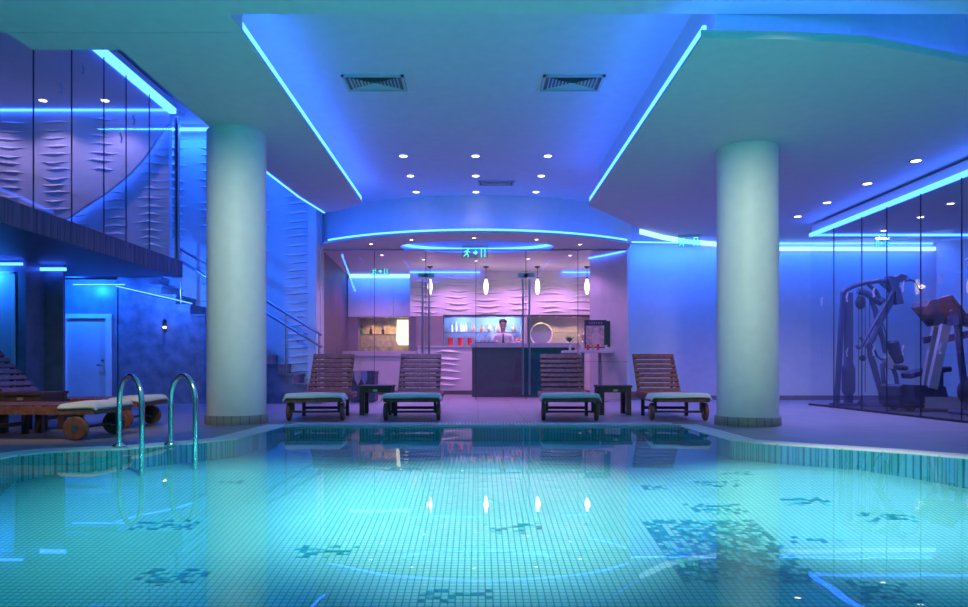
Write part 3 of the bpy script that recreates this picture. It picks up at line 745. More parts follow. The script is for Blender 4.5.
def make_table(label, loc, rotz, S=.47, H=.42):
    t = thing('side_table', label, 'side table', loc, rotz, 'dark wooden side tables')
    h = S/2
    b = MB(); b.box(-h,h,-h,h,H-.03,H); b.build('tabletop', M['teakdark'], t)
    b = MB()
    for s in (-1,1): b.box(-h+.03,h-.03,s*(h-.03)-.01,s*(h-.03)+.01,H-.10,H-.03); b.box(s*(h-.03)-.01,s*(h-.03)+.01,-h+.03,h-.03,H-.10,H-.03)
    b.build('apron', M['teakdark'], t)
    for sx in (-1,1):
        for sy in (-1,1):
            b = MB(); b.box(sx*(h-.045)-.032,sx*(h-.045)+.032,sy*(h-.045)-.032,sy*(h-.045)+.032,0,H-.03); b.build('leg', M['teakdark'], t)
    b = MB(); b.box(-.03,.03,-h+.012,-h+.02,H-.085,H-.055); b.build('name_plate', M['brass'], t)
    return t
T0 = make_table('low dark wooden side table between the two loungers left of the bar', (-1.45,9.95,0), 0)
dup(T0, (1.94,9.95,0), 0, 'low dark wooden side table between the two loungers right of the bar')
dup(T0, (-4.72,7.33,0), 0, 'low wooden side table between the two side-on loungers at far left')

# grab rails
for (a, c, lb) in (((-3.015,5.80),(-2.66,5.46),'left of the two chrome pool grab rails arching over the water edge'),((-2.64,5.93),(-2.30,5.62),'right of the two chrome pool grab rails arching over the water edge')):
    t = thing('pool_grab_rail', lb, 'grab rail', (a[0],a[1],0), 0, 'chrome pool grab rails')
    d = Vector((c[0]-a[0], c[1]-a[1], 0)); L_ = d.length; u = d.normalized(); r = L_/2; pts = [Vector((0,0,.01)), Vector((0,0,.25)), Vector((0,0,.61-r))]
    for i in range(1,16):
        an = PI*i/16; pts.append(u*(r-r*math.cos(an))+Vector((0,0,.61-r+r*math.sin(an))))
    pts += [d+Vector((0,0,.61-r)), d+Vector((0,0,.2)), d+Vector((0,0,-.40))]
    b = MB(); b.tube(pts, .021, 14); b.build('rail', M['chrome'], t)
    b = MB(); b.lathe([(.055,0.014),(.055,.022),(.024,.04)], n=20); b.build('base_flange', M['chrome'], t)

# towel bin behind the left table
tb = thing('towel_bin', 'dark fabric towel bin with coloured cloths hanging over its rim', 'bin', (ax(363,13.4),13.4,0))
b = MB(); b.box(-.24,.26,-.22,.22,0.02,.58); b.box(-.25,.27,-.23,.23,.54,.6); b.build('bin_body', M['fabric'], tb)
for k, (m_, xx) in enumerate((('teal',-.2),('pink',-.06),('lilac',.07),('fabric',.19))):
    b = MB(); b.vpoly([(xx-.07,.61),(xx+.07,.61),(xx+.06,.45),(xx,.33),(xx-.06,.45)], -.25,-.235); b.build('hanging_cloth', M[m_], tb)

# ================================================================== THINGS IN THE BAR
def bottle(name, px, py0, Y, h, r, m, label, group, z0=None, kind='bottle'):
    z = z0 if z0 is not None else az(py0, Y)
    b = MB()
    if kind == 'bottle': pr = [(r,0),(r,h*.55),(r*.4,h*.72),(r*.35,h*.95),(r*.42,h*.95),(r*.42,h)]
    elif kind == 'jar': pr = [(r*.7,0),(r,h*.25),(r*.95,h*.55),(r*.55,h*.75),(r*.6,h*.8),(r*.25,h)]
    else: pr = [(r*.85,0),(r,h)]
    b.lathe(pr, n=14); o = b.build(name, M[m], None, (ax(px,Y),Y,z)); return tag(o, label, {'bottle':'bottle','jar':'jar','cup':'cup'}[kind], group)
SY = 17.45; sz = az(332,SY)
b = MB(); b.box(ax(443.5,BW),ax(520,BW),BW+.12,BW+.48,sz-.02,sz); tag(b.build('glass_shelf', M['smallglass']), 'glass shelf across the lit blue niche behind the bartender', 'shelf')
b = MB(); b.box(ax(556,BW),2.95,BW+.3,BW+.48,sz-.02,sz); tag(b.build('glass_shelf', M['smallglass']), 'glass shelf in the warm right half of the niche', 'shelf')
ords = ['first from the left','second from the left','third from the left','fourth from the left','last on the right']
for i, px in enumerate((451.6,456,460.6,463.2,466)): bottle('white_bottle', px, 0, SY, .24, .034, 'cream', 'slim white bottle on the niche shelf, %s of five' % ords[i], 'white bottles on the shelf', sz)
for i, px in enumerate((473,482,489.7,497.8,513.4)): bottle('amber_jar', px, 0, SY, .19, .065, 'amber', 'rounded amber jar on the niche shelf, %s of five' % ords[i], 'amber jars on the shelf', sz, 'jar')
for i, (px, lb) in enumerate(((450.4,'left of the three'),(460.3,'middle of the three'),(470,'right of the three'))): bottle('red_tumbler', px, 0, 17.1, .2, .065, 'red', 'red tumbler on the back counter, '+lb, 'red tumblers', nz0, 'cup')
# things on the bar top
tr_ = thing('serving_tray', 'dark serving tray with small cups at the left end of the bar top', 'tray', (ax(484,15.8),15.8,bz))
b = MB(); b.box(-.2,.26,-.12,.12,0,.02); b.build('tray', M['black'], tr_)
for i in range(5): k = MB(); k.lathe([(.025,.02),(.035,.07)], (-.15+.09*i,-.02,0), 10); k.build('cup', M['white'], tr_)
for px, lb in ((479,'left'),(485,'right')):
    t = thing('cocktail_glass', 'tall stemmed cocktail glass on the bar, %s of the two' % lb, 'glass', (ax(px,16.02),16.02,bz), 0, 'cocktail glasses')
    b = MB(); b.lathe([(.045,0),(.045,.006),(.008,.012)], n=14); b.build('foot', M['smallglass'], t)
    b = MB(); b.tube([(0,0,.01),(0,0,.14)], .006, 8); b.build('stem', M['smallglass'], t)
    b = MB(); b.lathe([(.008,.14),(.06,.22),(.062,.26)], n=14); b.build('bowl', M['smallglass'], t)
ob = thing('fruit_bowl', 'small bowl of orange fruit on the bar beside the bartender', 'bowl', (ax(518.5,15.85),15.85,bz))
b = MB(); b.lathe([(.03,0),(.07,.05),(.075,.05),(.035,.0)], n=16); b.build('bowl', M['white'], ob)
for k, (dx, dy, dz_) in enumerate(((-.035,0,.06),(.035,0,.06),(0,.02,.11))): q = MB(); q.ball((dx,dy,dz_), .038); q.build('orange', M['orange'], ob)
# mirror, plants in the niche
mr = thing('round_mirror', 'large round mirror with a pale rim leaning at the back of the niche', 'mirror', (ax(541,17.5),17.5,nz0+.305))
rm = Matrix.Rotation(PI/2,4,'X')
b = MB(); b.lathe([(.26,-.005),(.26,.012)], n=36, mx=rm); b.build('face', M['mirror'], mr)
b = MB(); b.lathe([(.26,-.02),(.29,-.02),(.30,0),(.29,.03),(.26,.03),(.26,-.02)], n=36, mx=rm, cap=False); b.build('rim', M['cream'], mr)
def plant(label, loc, sz_, n, m='green', pot='white', name='potted_plant'):
    t = thing(name, label, 'plant', loc); b = MB(); b.lathe([(.05*sz_,0),(.07*sz_,.11*sz_),(.06*sz_,.11*sz_)], n=14); b.build('pot', M[pot], t)
    b = MB()
    for k in range(n):
        a = 2*PI*k/n*2.4; l_ = sz_*random.uniform(.14,.3); e = random.uniform(.3,1.2); bs = Vector((0,0,.10*sz_))
        tip = bs+Vector((math.cos(a)*l_*math.cos(e), math.sin(a)*l_*math.cos(e), l_*math.sin(e))); md = bs.lerp(tip,.5)+Vector((0,0,.03*sz_)); sd = Vector((-math.sin(a),math.cos(a),0))*.022*sz_
        b.add([bs,md+sd,tip,md-sd], [(0,1,2,3)])
    b.build('leaves', M[m], t); return t
plant('low green plant on the back counter right of the mirror', (ax(571,16.7),16.99,nz0), .8, 30)
fv = plant('pale flowers in a vase in the warm corner of the niche', (ax(585,17.0),17.2,nz0), 1.3, 40, 'cream', 'smallglass', 'flower_vase')
# niche lens lights
for k, (px, lb) in enumerate(((462,'above the white bottles'),(482,'above the amber jars'),(501,'above the bartender'),(540,'above the mirror'),(556,'right of the mirror'),(574,'above the flowers'))):
    p = (ax(px,17.35),17.35,nz1); downlight(p, 'tiny niche downlight behind the bar '+lb, 'niche downlights', .022, 'lamp' if k < 4 else 'lampwarm')
    spot((p[0],p[1]+.03,nz1-.03), 7 if k < 3 else (3 if k == 3 else 14), (.3,.45,1) if k < 3 else (1,.62,.3), 130)
for px in (462,492,511): spot((ax(px,17.3),17.3,nz1-.05), 26, (.18,.36,1), 150, .5, .02, (ax(px,17.3),17.8,nz1-.45))
# left alcove things
NZ = az(349,AW); n2 = az(334,AW)
b = MB(); b.box(ax(359,AW),ax(396,AW),AW+.05,AW+.42,n2-.02,n2); tag(b.build('glass_shelf', M['smallglass']), 'glass shelf in the warm alcove under the wall cabinet', 'shelf')
for px, lb, m_ in ((361.5,'green bottle at the left end of the warm alcove shelf','green'),(371,'dark bottle in the middle of the warm alcove shelf','black'),(383,'dark bottle at the right of the warm alcove shelf','black')): bottle('dark_bottle', px, 0, AW+.15, .2, .04, m_, lb, 'bottles on the alcove shelf', n2)
for px, lb in ((363,'first'),(369.5,'second'),(378,'third'),(389,'fourth')): bottle('wine_glass', px, 0, AW+.1, .13, .045, 'smallglass', 'drinking glass on the alcove worktop, %s from left' % lb, 'glasses on the alcove worktop', zc, 'cup')
b = MB(); b.vpoly([(ax(398,AW),az(345,AW)),(ax(395.5,AW),az(340,AW)),(ax(396.5,AW),az(319.5,AW)),(ax(408,AW),az(319.5,AW)),(ax(408,AW),az(345,AW))], AW+.1, AW+.13); tag(b.build('lit_panel', M['litpanel']), 'bright warm backlit panel in the bar alcove', 'light panel')
for px, lb in ((371.5,'left of three'),(386.5,'middle of three'),(401,'right of three')):
    p = (ax(px,AW+.1),AW+.1,az(317,AW)); downlight(p, 'tiny warm downlight under the wall cabinet, '+lb, 'alcove downlights', .022, 'lampwarm'); spot((p[0],p[1]+.1,p[2]-.03), 16, (1,.60,.28), 120)
struct(onebox('trim_8', M['nichewarm'], -3.36,ax(417,AW),AW+.42,AW+.45,zc,az(317,AW)))
# poster stand and buffet table on the right
ps = thing('poster_stand', 'framed poster of a woman with drinks standing on the white buffet table', 'poster', (ax(595,14.55),14.55,0), math.radians(-6))
pz0, pz1 = az(348,14.55), az(320,14.55)
b = MB(); b.box(-.22,.24,.0,.03,pz0,pz1); b.build('frame', M['posterframe'], ps)
b = MB(); b.box(-.19,.19,-.006,.0,pz0+.02,pz1-.12); b.build('print', M['posterbg'], ps)
b = MB(); b.vpoly([(-.05,pz0+.05),(.1,pz0+.05),(.12,pz0+.28),(.06,pz0+.33),(.07,pz0+.42),(-.03,pz0+.42),(-.02,pz0+.33),(-.08,pz0+.26)], -.010,-.006); b.build('figure', M['posterskin'], ps)
b = MB()
for k in range(6): b.box(-.13+.05*k,-.10+.05*k,-.004,.0,pz1-.085,pz1-.04)
b.build('heading', M['lilac'], ps)
b = MB(); b.box(.24,.36,.05,.08,pz0+.02,pz1-.02); b.build('side_board', M['posterframe'], ps)
bt = thing('buffet_table', 'white-topped buffet table inside the glass at the right end', 'table', (0,0,0))
tz = az(350.5,14.5)
b = MB(); b.box(ax(563,14.5),ax(612,14.5),14.25,14.8,tz-.05,tz); b.build('tabletop', M['white'], bt)
for px in (583,600):
    b = MB(); b.box(ax(px,14.5)-.03,ax(px,14.5)+.03,14.5,14.56,0,tz-.05); b.build('leg', M['taupe'], bt)
for k, (px, m_, lb) in enumerate(((570,'cream','cream cup at the left end of the buffet table'),(576,'amber','amber cup second along the buffet table'),(582,'cream','cream cup in front of the poster'),(588,'red','red cup under the poster, left'),(593,'amber','amber cup under the poster, middle'),(598,'red','red cup under the poster, right'),(606,'white','white cup at the right end of the buffet table'))):
    bottle('small_cup', px, 0, 14.4, random.uniform(.07,.14), .028, m_, lb, 'cups on the buffet table', tz, 'cup')
gt = thing('glass_table', 'clear glass high table standing near the right end of the bar front', 'table', (0,0,0))
b = MB(); b.box(ax(582,13.7),ax(625,13.7),13.5,13.85,az(361.5,13.7)-.012,az(361.5,13.7)); b.build('glass_top', M['smallglass'], gt)
b = MB(); b.tube([(ax(601,13.7),13.68,0.01),(ax(601,13.7),13.68,az(361.5,13.7)-.01)], .022, 10); b.lathe([(.15,0),(.15,.012)], (ax(601,13.7),13.68,0), 20); b.build('pedestal', M['brushed'], gt)

# ------------------------------------------------------------------ the bartender
def skinned(name, verts, edges, mats, pick, parent=None, sub=2, loc=(0,0,0)):
    me = bpy.data.meshes.new(name); me.from_pydata([v[0] for v in verts], edges, []); o = bpy.data.objects.new(name, me); C.objects.link(o)
    m1 = o.modifiers.new('s','SKIN'); m1.use_smooth_shade = True; m2 = o.modifiers.new('u','SUBSURF'); m2.levels = sub; m2.render_levels = sub
    bpy.context.view_layer.update()
    for i, v in enumerate(verts):
        r = v[1]; r = r if isinstance(r, tuple) else (r, r); me.skin_vertices[0].data[i].radius = r; me.skin_vertices[0].data[i].use_root = (i == 0)
    bpy.context.view_layer.update(); dg = bpy.context.evaluated_depsgraph_get()
    nm = bpy.data.meshes.new_from_object(o.evaluated_get(dg)); o.modifiers.clear(); o.data = nm; nm.name = name
    nm.materials.clear()
    for m_ in mats: nm.materials.append(m_)
    for p in nm.polygons: p.material_index = pick(p.center); p.use_smooth = True
    o.parent = parent; o.location = loc
    return o
PX, PY = ax(503,16.5), 16.5
pe = thing('person', 'bartender with short dark hair and white shirt standing behind the bar', 'person', (PX,PY,0))
V = [((0,0,.96),(.15,.11)),((0,0,1.12),(.14,.10)),((0,-.01,1.30),(.165,.11)),((0,0,1.43),(.15,.085)),((0,0,1.50),.058),((0,-.015,1.57),.056),((0,-.025,1.64),(.078,.092)),((0,-.02,1.73),(.080,.098)),((0,-.01,1.79),(.05,.06))]
E = [(i,i+1) for i in range(8)]
def addv(p, r, fr_): V.append((p,r)); E.append((fr_,len(V)-1)); return len(V)-1
for s in (-1,1):
    i = addv((s*.19,0,1.42),.062,3); i = addv((s*.245,-.02,1.20),.05,i); i = addv((s*.23,-.16,1.04+.11),.04,i) ; i = addv((s*.15,-.30,1.26),.031,i); h = addv((s*.13,-.36,1.275),(.018,.036),i)
    for k, (dx, l_) in enumerate(((-.03,.07),(-.01,.085),(.01,.08),(.03,.062))):
        j = addv((s*(.12)+dx,-.40,1.272),.009,h); j = addv((s*.12+dx,-.40-l_*.5,1.268),.0085,j); addv((s*.12+dx,-.40-l_*.8,1.255),.0075,j)
    j = addv((s*.095,-.345,1.28),.010,h); addv((s*.07,-.375,1.275),.009,j)
    i = addv((s*.09,0,.86),.095,0); i = addv((s*.10,-.01,.48),.06,i); i = addv((s*.10,.01,.09),.043,i); addv((s*.11,-.13,.045),(.04,.035),i)
def pick(c):
    if c.z > 1.485 : return 1
    if c.y < -.27 and c.z > 1.1 and c.z < 1.4: return 1
    if c.z < .98: return 2 if c.z > .09 else 3
    return 0
skinned('body', V, E, [M['shirt'], M['skin'], M['trousers'], M['black']], pick, pe)
b = MB()
for k in range(1): b.ball((0,.012,1.755), .1, 18, (.93,1.08,.82))
b.ball((0,.06,1.69), .07, 14, (1.15,.7,1.0)); b.build('hair', M['hair'], pe)
b = MB(); b.tube([(0,-.115,1.70),(0,-.135,1.665),(0,-.118,1.655)], [.008,.014,.009], 8); b.build('nose', M['skin'], pe)
for s in (-1,1):
    b = MB(); b.ball((s*.034,-.108,1.69), .010, 8); b.build('eye', M['hair'], pe)
    b = MB(); b.ball((s*.083,-.01,1.675), .024, 8, (.45,.8,1.2)); b.build('ear', M['skin'], pe)
b = MB(); b.tube([(-.025,-.112,1.625),(0,-.118,1.622),(.025,-.112,1.625)], .006, 6); b.build('mouth', M['posterskin'], pe)
b = MB(); b.vpoly([(-.018,1.47),(.018,1.47),(.012,1.43),(.03,1.2),(0,1.16),(-.03,1.2),(-.012,1.43)], -.135,-.118); b.build('tie', M['hair'], pe)

# ================================================================== THE GYM
GX = 5.93
struct(onebox('ceiling_gym', M['paint'], GX+.02,9.5,4.0,12.3,3.05,3.20))
b = MB(); b.box(GX-.03,GX+.03,4.5,12.3,3.0,3.06); tag(b.build('light_strip', M['ledsoft']), 'blue light strip along the top of the gym glass wall', 'light strip', G)
b = MB(); b.box(GX+.03,9.4,12.27,12.3,3.01,3.045); tag(b.build('light_strip', M['ledsoft']), 'blue light strip across the far edge of the gym ceiling', 'light strip', G)
gy = [12.3, FPX*GX/(834-VX), FPX*GX/(862-VX), FPX*GX/(887-VX), FPX*GX/(921-VX), FPX*GX/(962-VX), 7.4, 6.4, 5.0]
gd = ['farthest, at the far corner','second from the far corner','third from the far corner','fourth from the far corner','fifth from the far corner','sixth from the far corner, at the picture edge']
for i in range(6):
    o = onebox('glass_partition', M['glass'], GX-.006,GX+.006,gy[i+1]+.006,gy[i]-.006,.03,3.0); tag(o, 'gym glass wall pane, '+gd[i], 'glass pane', 'gym glass panes')
    onebox('joint', M['seam'], GX-.008,GX+.008,gy[i+1]+.002,gy[i+1]+.009,.03,3.0, o)
    for mz in (1.8,.92): motif(o, 'x', (GX-.008, (gy[i]+gy[i+1])/2, mz))
b = MB(); b.box(GX-.03,GX+.03,4.5,12.32,0,.03); struct(b.build('trim_9', M['mat']))
b = MB(); b.poly([(GX+.1,6.5),(9.3,6.5),(9.3,12.25),(GX+.1,12.25)], 0, .012); tag(b.build('gym_mat', M['mat']), 'dark rubber mat covering the gym floor behind the glass', 'mat')

# multi gym
GYM = 11.75
def g(px, py, dy=0.0): return (ax(px,GYM), GYM+dy, az(py,GYM))
mg = thing('multi_gym', 'tall dark multi gym machine with pulleys behind the gym glass', 'exercise machine', (0,0,0))
def gt_(name, pts, r, m='gymblue', n=8): b = MB(); b.tube(pts, r, n); return b.build(name, M[m], mg)
def gb(name, a, c, w_, h_, m='gymblue'): b = MB(); b.bar(a, c, w_, h_); return b.build(name, M[m], mg)
zf = .012
gb('upright', (ax(836.5,GYM),GYM,zf), g(843,293,0), .07, .06); 
gb('upright', (ax(848.5,GYM),GYM,zf), g(848.5,293,0), .11, .09)
b = MB(); sx0, sx1 = ax(843.5,GYM), ax(853.5,GYM); b.box(sx0,sx1,GYM-.06,GYM+.06,az(391,GYM),az(368,GYM)); b.add([(sx0,GYM-.06,az(368,GYM)),(sx1,GYM-.06,az(368,GYM)),(sx1,GYM+.06,az(368,GYM)),(sx0,GYM+.06,az(368,GYM)),(ax(846.5,GYM),GYM-.05,az(361,GYM)),(ax(850.5,GYM),GYM-.05,az(361,GYM)),(ax(850.5,GYM),GYM+.05,az(361,GYM)),(ax(846.5,GYM),GYM+.05,az(361,GYM))],[(0,1,5,4),(1,2,6,5),(2,3,7,6),(3,0,4,7),(4,5,6,7)]); b.add([(sx0,GYM-.06,az(391,GYM)),(sx1,GYM-.06,az(391,GYM)),(sx1,GYM+.06,az(391,GYM)),(sx0,GYM+.06,az(391,GYM)),(ax(846.5,GYM),GYM-.05,az(397,GYM)),(ax(850.5,GYM),GYM-.05,az(397,GYM)),(ax(850.5,GYM),GYM+.05,az(397,GYM)),(ax(846.5,GYM),GYM+.05,az(397,GYM))],[(0,1,5,4),(1,2,6,5),(2,3,7,6),(3,0,4,7),(4,5,6,7)]); b.build('weight_shroud', M['gymblue'], mg)
gt_('top_beam', [g(842,294),g(846,289.5),g(855,285.5),g(866,282.5),g(878,281),g(890,281)], .042)
gt_('brace', [g(858,291),g(866,293),g(873,298),g(880,303),g(883,299)], .055)
gt_('brace', [g(868,284),g(876,291),g(881,301)], .034)
gt_('brace', [g(880,282),g(887,288),g(892,291)], .034)
b = MB(); rm2 = Matrix.Rotation(PI/2,4,'X'); b.lathe([(.02,-.03),(.075,-.03),(.08,0),(.075,.03),(.02,.03)], g(860.5,302.5), 20, 1, 1.45, None) if False else b.lathe([(.02,-.03),(.075,-.03),(.08,0),(.075,.03),(.02,.03)], g(860.5,302.5), 20, 1, 1.5, rm2); b.build('pulley', M['gympad'], mg)
b = MB(); b.vpoly([(ax(886,GYM),az(280,GYM)),(ax(887,GYM),az(276.5,GYM)),(ax(893,GYM),az(277.5,GYM)),(ax(899,GYM),az(274.5,GYM)),(ax(904,GYM),az(276,GYM)),(ax(904,GYM),az(280,GYM)),(ax(897,GYM),az(283,GYM)),(ax(895,GYM),az(292,GYM)),(ax(890,GYM),az(292,GYM))], GYM-.08, GYM+.08); b.build('head_bracket', M['gymblue'], mg)
gt_('lat_bar', [g(898,283,-.12),g(902,281.5,-.12),g(907,281,-.12),g(911,283,-.12),g(915.5,291,-.12)], .018)
gt_('lat_bar_cable', [g(903,277,-.1),g(907,281,-.12)], .006)
b = MB(); b.vpoly([(ax(893,GYM),az(284,GYM)),(ax(898,GYM),az(288,GYM)),(ax(902,GYM),az(304,GYM)),(ax(895,GYM),az(305,GYM)),(ax(894,GYM),az(296,GYM))], GYM-.06, GYM+.04); b.build('counterweight_block', M['gymblue'], mg)
gt_('press_arm', [g(890,292,-.08),g(878,312,-.1),g(861,340,-.12),g(858,346,-.12),g(854.5,348.5,-.12),g(852.5,346,-.12)], .030)
gt_('press_arm', [g(894,288,.04),g(886,312,.04),g(874,340,.04),g(868.5,348,.04)], .042)
gt_('press_arm', [g(898,285,.04),g(891,306,.04),g(882,322,.04)], .04)
gt_('handle', [g(862,341,-.12),g(857.5,340,-.12),g(856,337.5,-.12)], .016)
gt_('upright', [g(872,297,.05),g(877,310,.05),g(880,324,.05),g(884,338,.05),g(887,353,.05)], [.035,.045,.05,.04,.035])
gt_('leg', [g(869,343),g(871,356),g(876,374),g(881,393),(ax(883,GYM),GYM,.05)], [.045,.055,.05,.045,.04])
gt_('leg', [g(888,360),g(882,365),(ax(884,GYM),GYM,az(385,GYM)),(ax(888,GYM),GYM,zf)], .035)
gt_('linkage', [g(873,346),g(877,356),g(881,359.5),g(886,358.5)], .018)
gt_('seat_post', [g(893,368),g(896,376),(ax(900,GYM),GYM,zf)], .035)
b = MB(); mp = Matrix.Translation(g(895,352)) @ Matrix.Rotation(math.radians(-15),4,'Y'); b.box(-.07,.07,-.10,.10,-.20,.20,mp); o = b.build('backrest_pad', M['gympad'], mg); o.modifiers.new('r','BEVEL').width = .03
b = MB(); mp = Matrix.Translation(g(898.5,367.5)) @ Matrix.Rotation(math.radians(8),4,'Y'); b.box(-.12,.12,-.11,.11,-.04,.04,mp); o = b.build('seat_pad', M['gympad'], mg); o.modifiers.new('r','BEVEL').width = .025
b = MB(); b.vpoly([(ax(883,GYM),az(359,GYM)),(ax(888,GYM),az(355,GYM)),(ax(893,GYM),az(364,GYM)),(ax(892,GYM),az(369,GYM)),(ax(886,GYM),az(368,GYM))], GYM-.05, GYM+.05); b.build('cam_plate', M['gymgrey'], mg)
b = MB(); b.lathe([(.26,zf),(.25,.07),(.16,.15),(.02,.17)], (ax(873,GYM),GYM,0), 28, 1, .9); b.build('foot_dome', M['gympad'], mg)
b = MB(); b.box(ax(840,GYM)-.1,ax(905,GYM),GYM-.05,GYM+.05,zf,.07); b.box(ax(841,GYM)-.12,ax(853,GYM),GYM-.16,GYM+.16,zf,.06); b.build('base_rail', M['gymblue'], mg)
for px, t_, e_ in ((858,295,395),(861,306,354),(864.5,292,392),(869,300,340)):
    gt_('cable', [g(px,t_,-.02),g(px,e_,-.02)], .006, 'black', 6)
b = MB(); b.ball(g(862,358,-.02), .055); b.build('cable_ball', M['gympad'], mg)
gt_('cable', [g(884,322,.05),g(886,333,.0),g(886.5,345,.0)], .010, 'black', 6)

# treadmill
TY = 10.6
def tm(px, py, dy=0.0): return (ax(px,TY), TY+dy, az(py,TY))
td = thing('treadmill', 'treadmill with dark red console and pale uprights behind the gym glass', 'treadmill', (0,0,0))
b = MB(); b.vpoly([(ax(889,TY),az(386,TY)),(ax(893,TY),az(384,TY)),(ax(934,TY),az(386,TY)),(ax(938,TY),az(401,TY)),(ax(889,TY),az(404,TY))], TY-.26, TY+.26); b.build('motor_hood', M['gympad'], td)
b = MB(); b.vpoly([(ax(914,TY),az(396,TY)),(ax(1000,TY),az(398,TY)),(ax(1000,TY),az(404,TY)),(ax(962,TY),az(408,TY)),(ax(914,TY),az(407,TY))], TY-.30, TY-.24); b.vpoly([(ax(914,TY),az(396,TY)),(ax(1000,TY),az(398,TY)),(ax(1000,TY),az(404,TY)),(ax(914,TY),az(407,TY))], TY+.24, TY+.30); b.build('side_rail', M['gymgrey'], td)
b = MB(); b.box(ax(930,TY),ax(1000,TY),TY-.24,TY+.24,az(404,TY),az(399,TY)); b.build('running_belt', M['black'], td)
b = MB(); b.box(ax(893,TY),ax(1000,TY),TY-.25,TY+.25,az(407.5,TY),az(404,TY)); b.build('base_frame', M['black'], td)
for px in (902,990):
    for s in (-1,1):
        b = MB(); b.lathe([(.05,-.03),(.05,.03)], (ax(px,TY),TY+s*.22,.062), 16, mx=rm2); b.build('wheel', M['black'], td)
for dy, off in ((-.25,2),(.25,17)):
    b = MB(); b.bar(tm(919+off,388,dy), tm(932.5+(off if off == 2 else 15),326,dy), .07, .13, (1,0,0)); b.build('upright', M['gymgrey'], td)
b = MB(); b.vpoly([(ax(919,TY),az(307,TY)),(ax(922,TY),az(301.5,TY)),(ax(932,TY),az(300,TY)),(ax(942,TY),az(302,TY)),(ax(958,TY),az(318,TY)),(ax(947,TY),az(322,TY)),(ax(936,TY),az(326,TY))], TY-.2, TY+.2); b.build('console', M['gympad'], td)
b = MB(); mq = [tm(933,300.5),tm(942,302),tm(957,317.5)]; b.vpoly([(ax(928,TY),az(304,TY)),(ax(940,TY),az(304,TY)),(ax(952,TY),az(317,TY)),(ax(937,TY),az(320,TY))], TY-.206,TY-.198); b.build('console_face', M['gymred'], td)
b = MB(); b.bar(tm(941.5,297,-.1), tm(957,317,-.1), .25, .03, (1,0,0)); b.build('book_rest', M['gymred'], td)
b = MB(); b.bar(tm(934,340,-.25), tm(960,334,-.25), .05, .10); b.bar(tm(934,340,.25), tm(960,334,.25), .05, .10); b.build('handrail', M['gymblue'], td)
# bench between
bn = thing('weight_bench', 'low padded weight bench behind the treadmill uprights', 'bench', (0,0,0))
BY = 11.3
def bnp(px, py, dy=0): return (ax(px,BY), BY+dy, az(py,BY))
b = MB(); b.bar(bnp(905.5,376), bnp(922,371), .28, .10); o = b.build('pad', M['gympad'], bn); o.modifiers.new('r','BEVEL').width = .02
b = MB(); b.bar(bnp(932,369.5), bnp(947,369), .28, .09); o = b.build('seat_pad', M['gympad'], bn); o.modifiers.new('r','BEVEL').width = .02
b = MB(); b.bar(bnp(918,374), bnp(945,371), .05, .05); b.build('frame', M['gymblue'], bn)
for px in (924,941): b = MB(); b.bar(bnp(px,372), (ax(px,BY),BY,zf), .05, .05); b.build('leg', M['gymblue'], bn)
# upright exercise bike at the picture edge
EY = 9.6
def eb(px, py, dy=0): return (ax(px,EY), EY+dy, az(py,EY))
bk = thing('exercise_bike', 'dark exercise bike cut off by the right edge of the picture', 'exercise machine', (0,0,0))
def ebt(name, pts, r, m='gymblue'): b = MB(); b.tube(pts, r, 8); return b.build(name, M[m], bk)
ebt('frame', [eb(957,322),eb(961,360),(ax(967,EY),EY,.1)], .045); ebt('frame', [eb(985,345),eb(975,380),(ax(967,EY),EY,.12)], .045)
ebt('handlebar', [eb(963,309,-.25),eb(967,318,-.25),eb(963,324,0),eb(967,318,.25),eb(963,309,.25)], .022); ebt('handlebar', [eb(962,324),eb(975,328),eb(985,322)], .025)
ebt('base_bar', [(ax(962,EY),EY-.25,.045),(ax(962,EY),EY+.25,.045)], .033); ebt('base_bar', [(ax(995,EY),EY-.25,.045),(ax(995,EY),EY+.25,.045)], .033); ebt('base_bar', [(ax(962,EY),EY,.05),(ax(995,EY),EY,.05)], .03)
b = MB(); b.lathe([(.02,-.05),(.22,-.05),(.23,0),(.22,.05),(.02,.05)], (ax(975,EY),EY,.34), 28, mx=rm2); b.build('flywheel_case', M['gympad'], bk)
b = MB(); b.box(ax(980,EY),ax(996,EY),EY-.12,EY+.12,az(344,EY),az(339,EY)); o = b.build('saddle', M['gympad'], bk); o.modifiers.new('r','BEVEL').width = .02
b = MB(); b.box(ax(953,EY),ax(964,EY),EY-.12,EY+.12,az(325,EY),az(314,EY)); b.build('display', M['gympad'], bk)

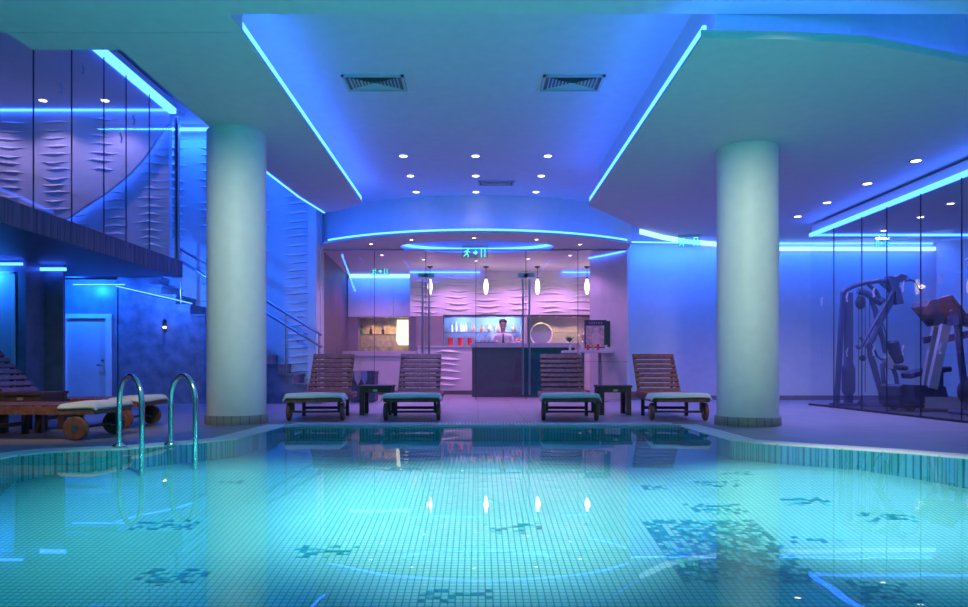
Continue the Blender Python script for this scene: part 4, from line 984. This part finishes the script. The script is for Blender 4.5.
# ================================================================== LAMPS OVER AND IN THE POOL
AQ = (.62,1,.98)
spot((.05,4.2,3.48), 1400, (1,.82,.73), 50, .8, .12, (.05,4.75,-.3))
spot((2.3,4.2,3.48), 1250, (.95,.90,.80), 46, .9, .12, (2.45,4.75,-.2))
spot((-1.7,4.4,3.48), 620, (.62,1,.92), 54, .9, .12, (-1.8,4.8,-.2))
# underwater lamps in the pool floor, shining up
for p, e in (((-2.6,.4,-.5),75),((2.9,.4,-.5),75),((-1.4,-.8,-.5),80),((1.4,-.8,-.5),80),((0,.6,-.5),60)):
    spot(p, e, (.03,.85,.90), 156, .25, .08, (p[0],p[1],3))
for p, e in (((-2.8,2.2,-.4),34),((3.2,2.2,-.4),34),((0,2.0,-.4),6)):
    point(p, e, (.03,.85,.90), .08)
# unseen spots added to light the column fronts
spot((-1.6,4.2,3.2), 300, (.92,1,.84), 46, 1.0, .1, (-2.95,8.3,1.7))
spot((2.0,4.2,3.2), 300, (.92,1,.84), 46, 1.0, .1, (3.19,8.0,1.7))

# ================================================================== LED wash light along the coves
def cove(loc, lx, ly, power, target, col=(.012,.12,1)):
    l = bpy.data.lights.new('cove', 'AREA'); l.shape = 'RECTANGLE'; l.size = lx; l.size_y = ly; l.energy = power; l.color = col
    o = bpy.data.objects.new('cove_lamp', l); C.objects.link(o); o.location = loc
    o.rotation_euler = (Vector(target)-Vector(loc)).to_track_quat('-Z', 'Y').to_euler(); return o
cove((6.2,14.0,3.2), 6.0, .05, 75, (6.2,14.3,1.6))
cove((4.0,13.5,3.2), 1.8, .05, 25, (4.0,14.3,1.8))
cove((-4.8,13.4,5.3), 3.0, .05, 70, (-4.8,13.7,2.0))
cove((-3.3,11.5,3.5), .05, 2.4, 45, (-4.0,13.7,1.6))
cove((ax(383,AW),AW-.25,SZ-.08), 1.6, .05, 22, (ax(383,AW),AW,2.3))
# unseen warm fill spot added to brighten the side-on loungers
spot((-3.6,4.6,3.46), 260, (1,.62,.48), 40, .8, .1, (-4.3,7.3,.2))
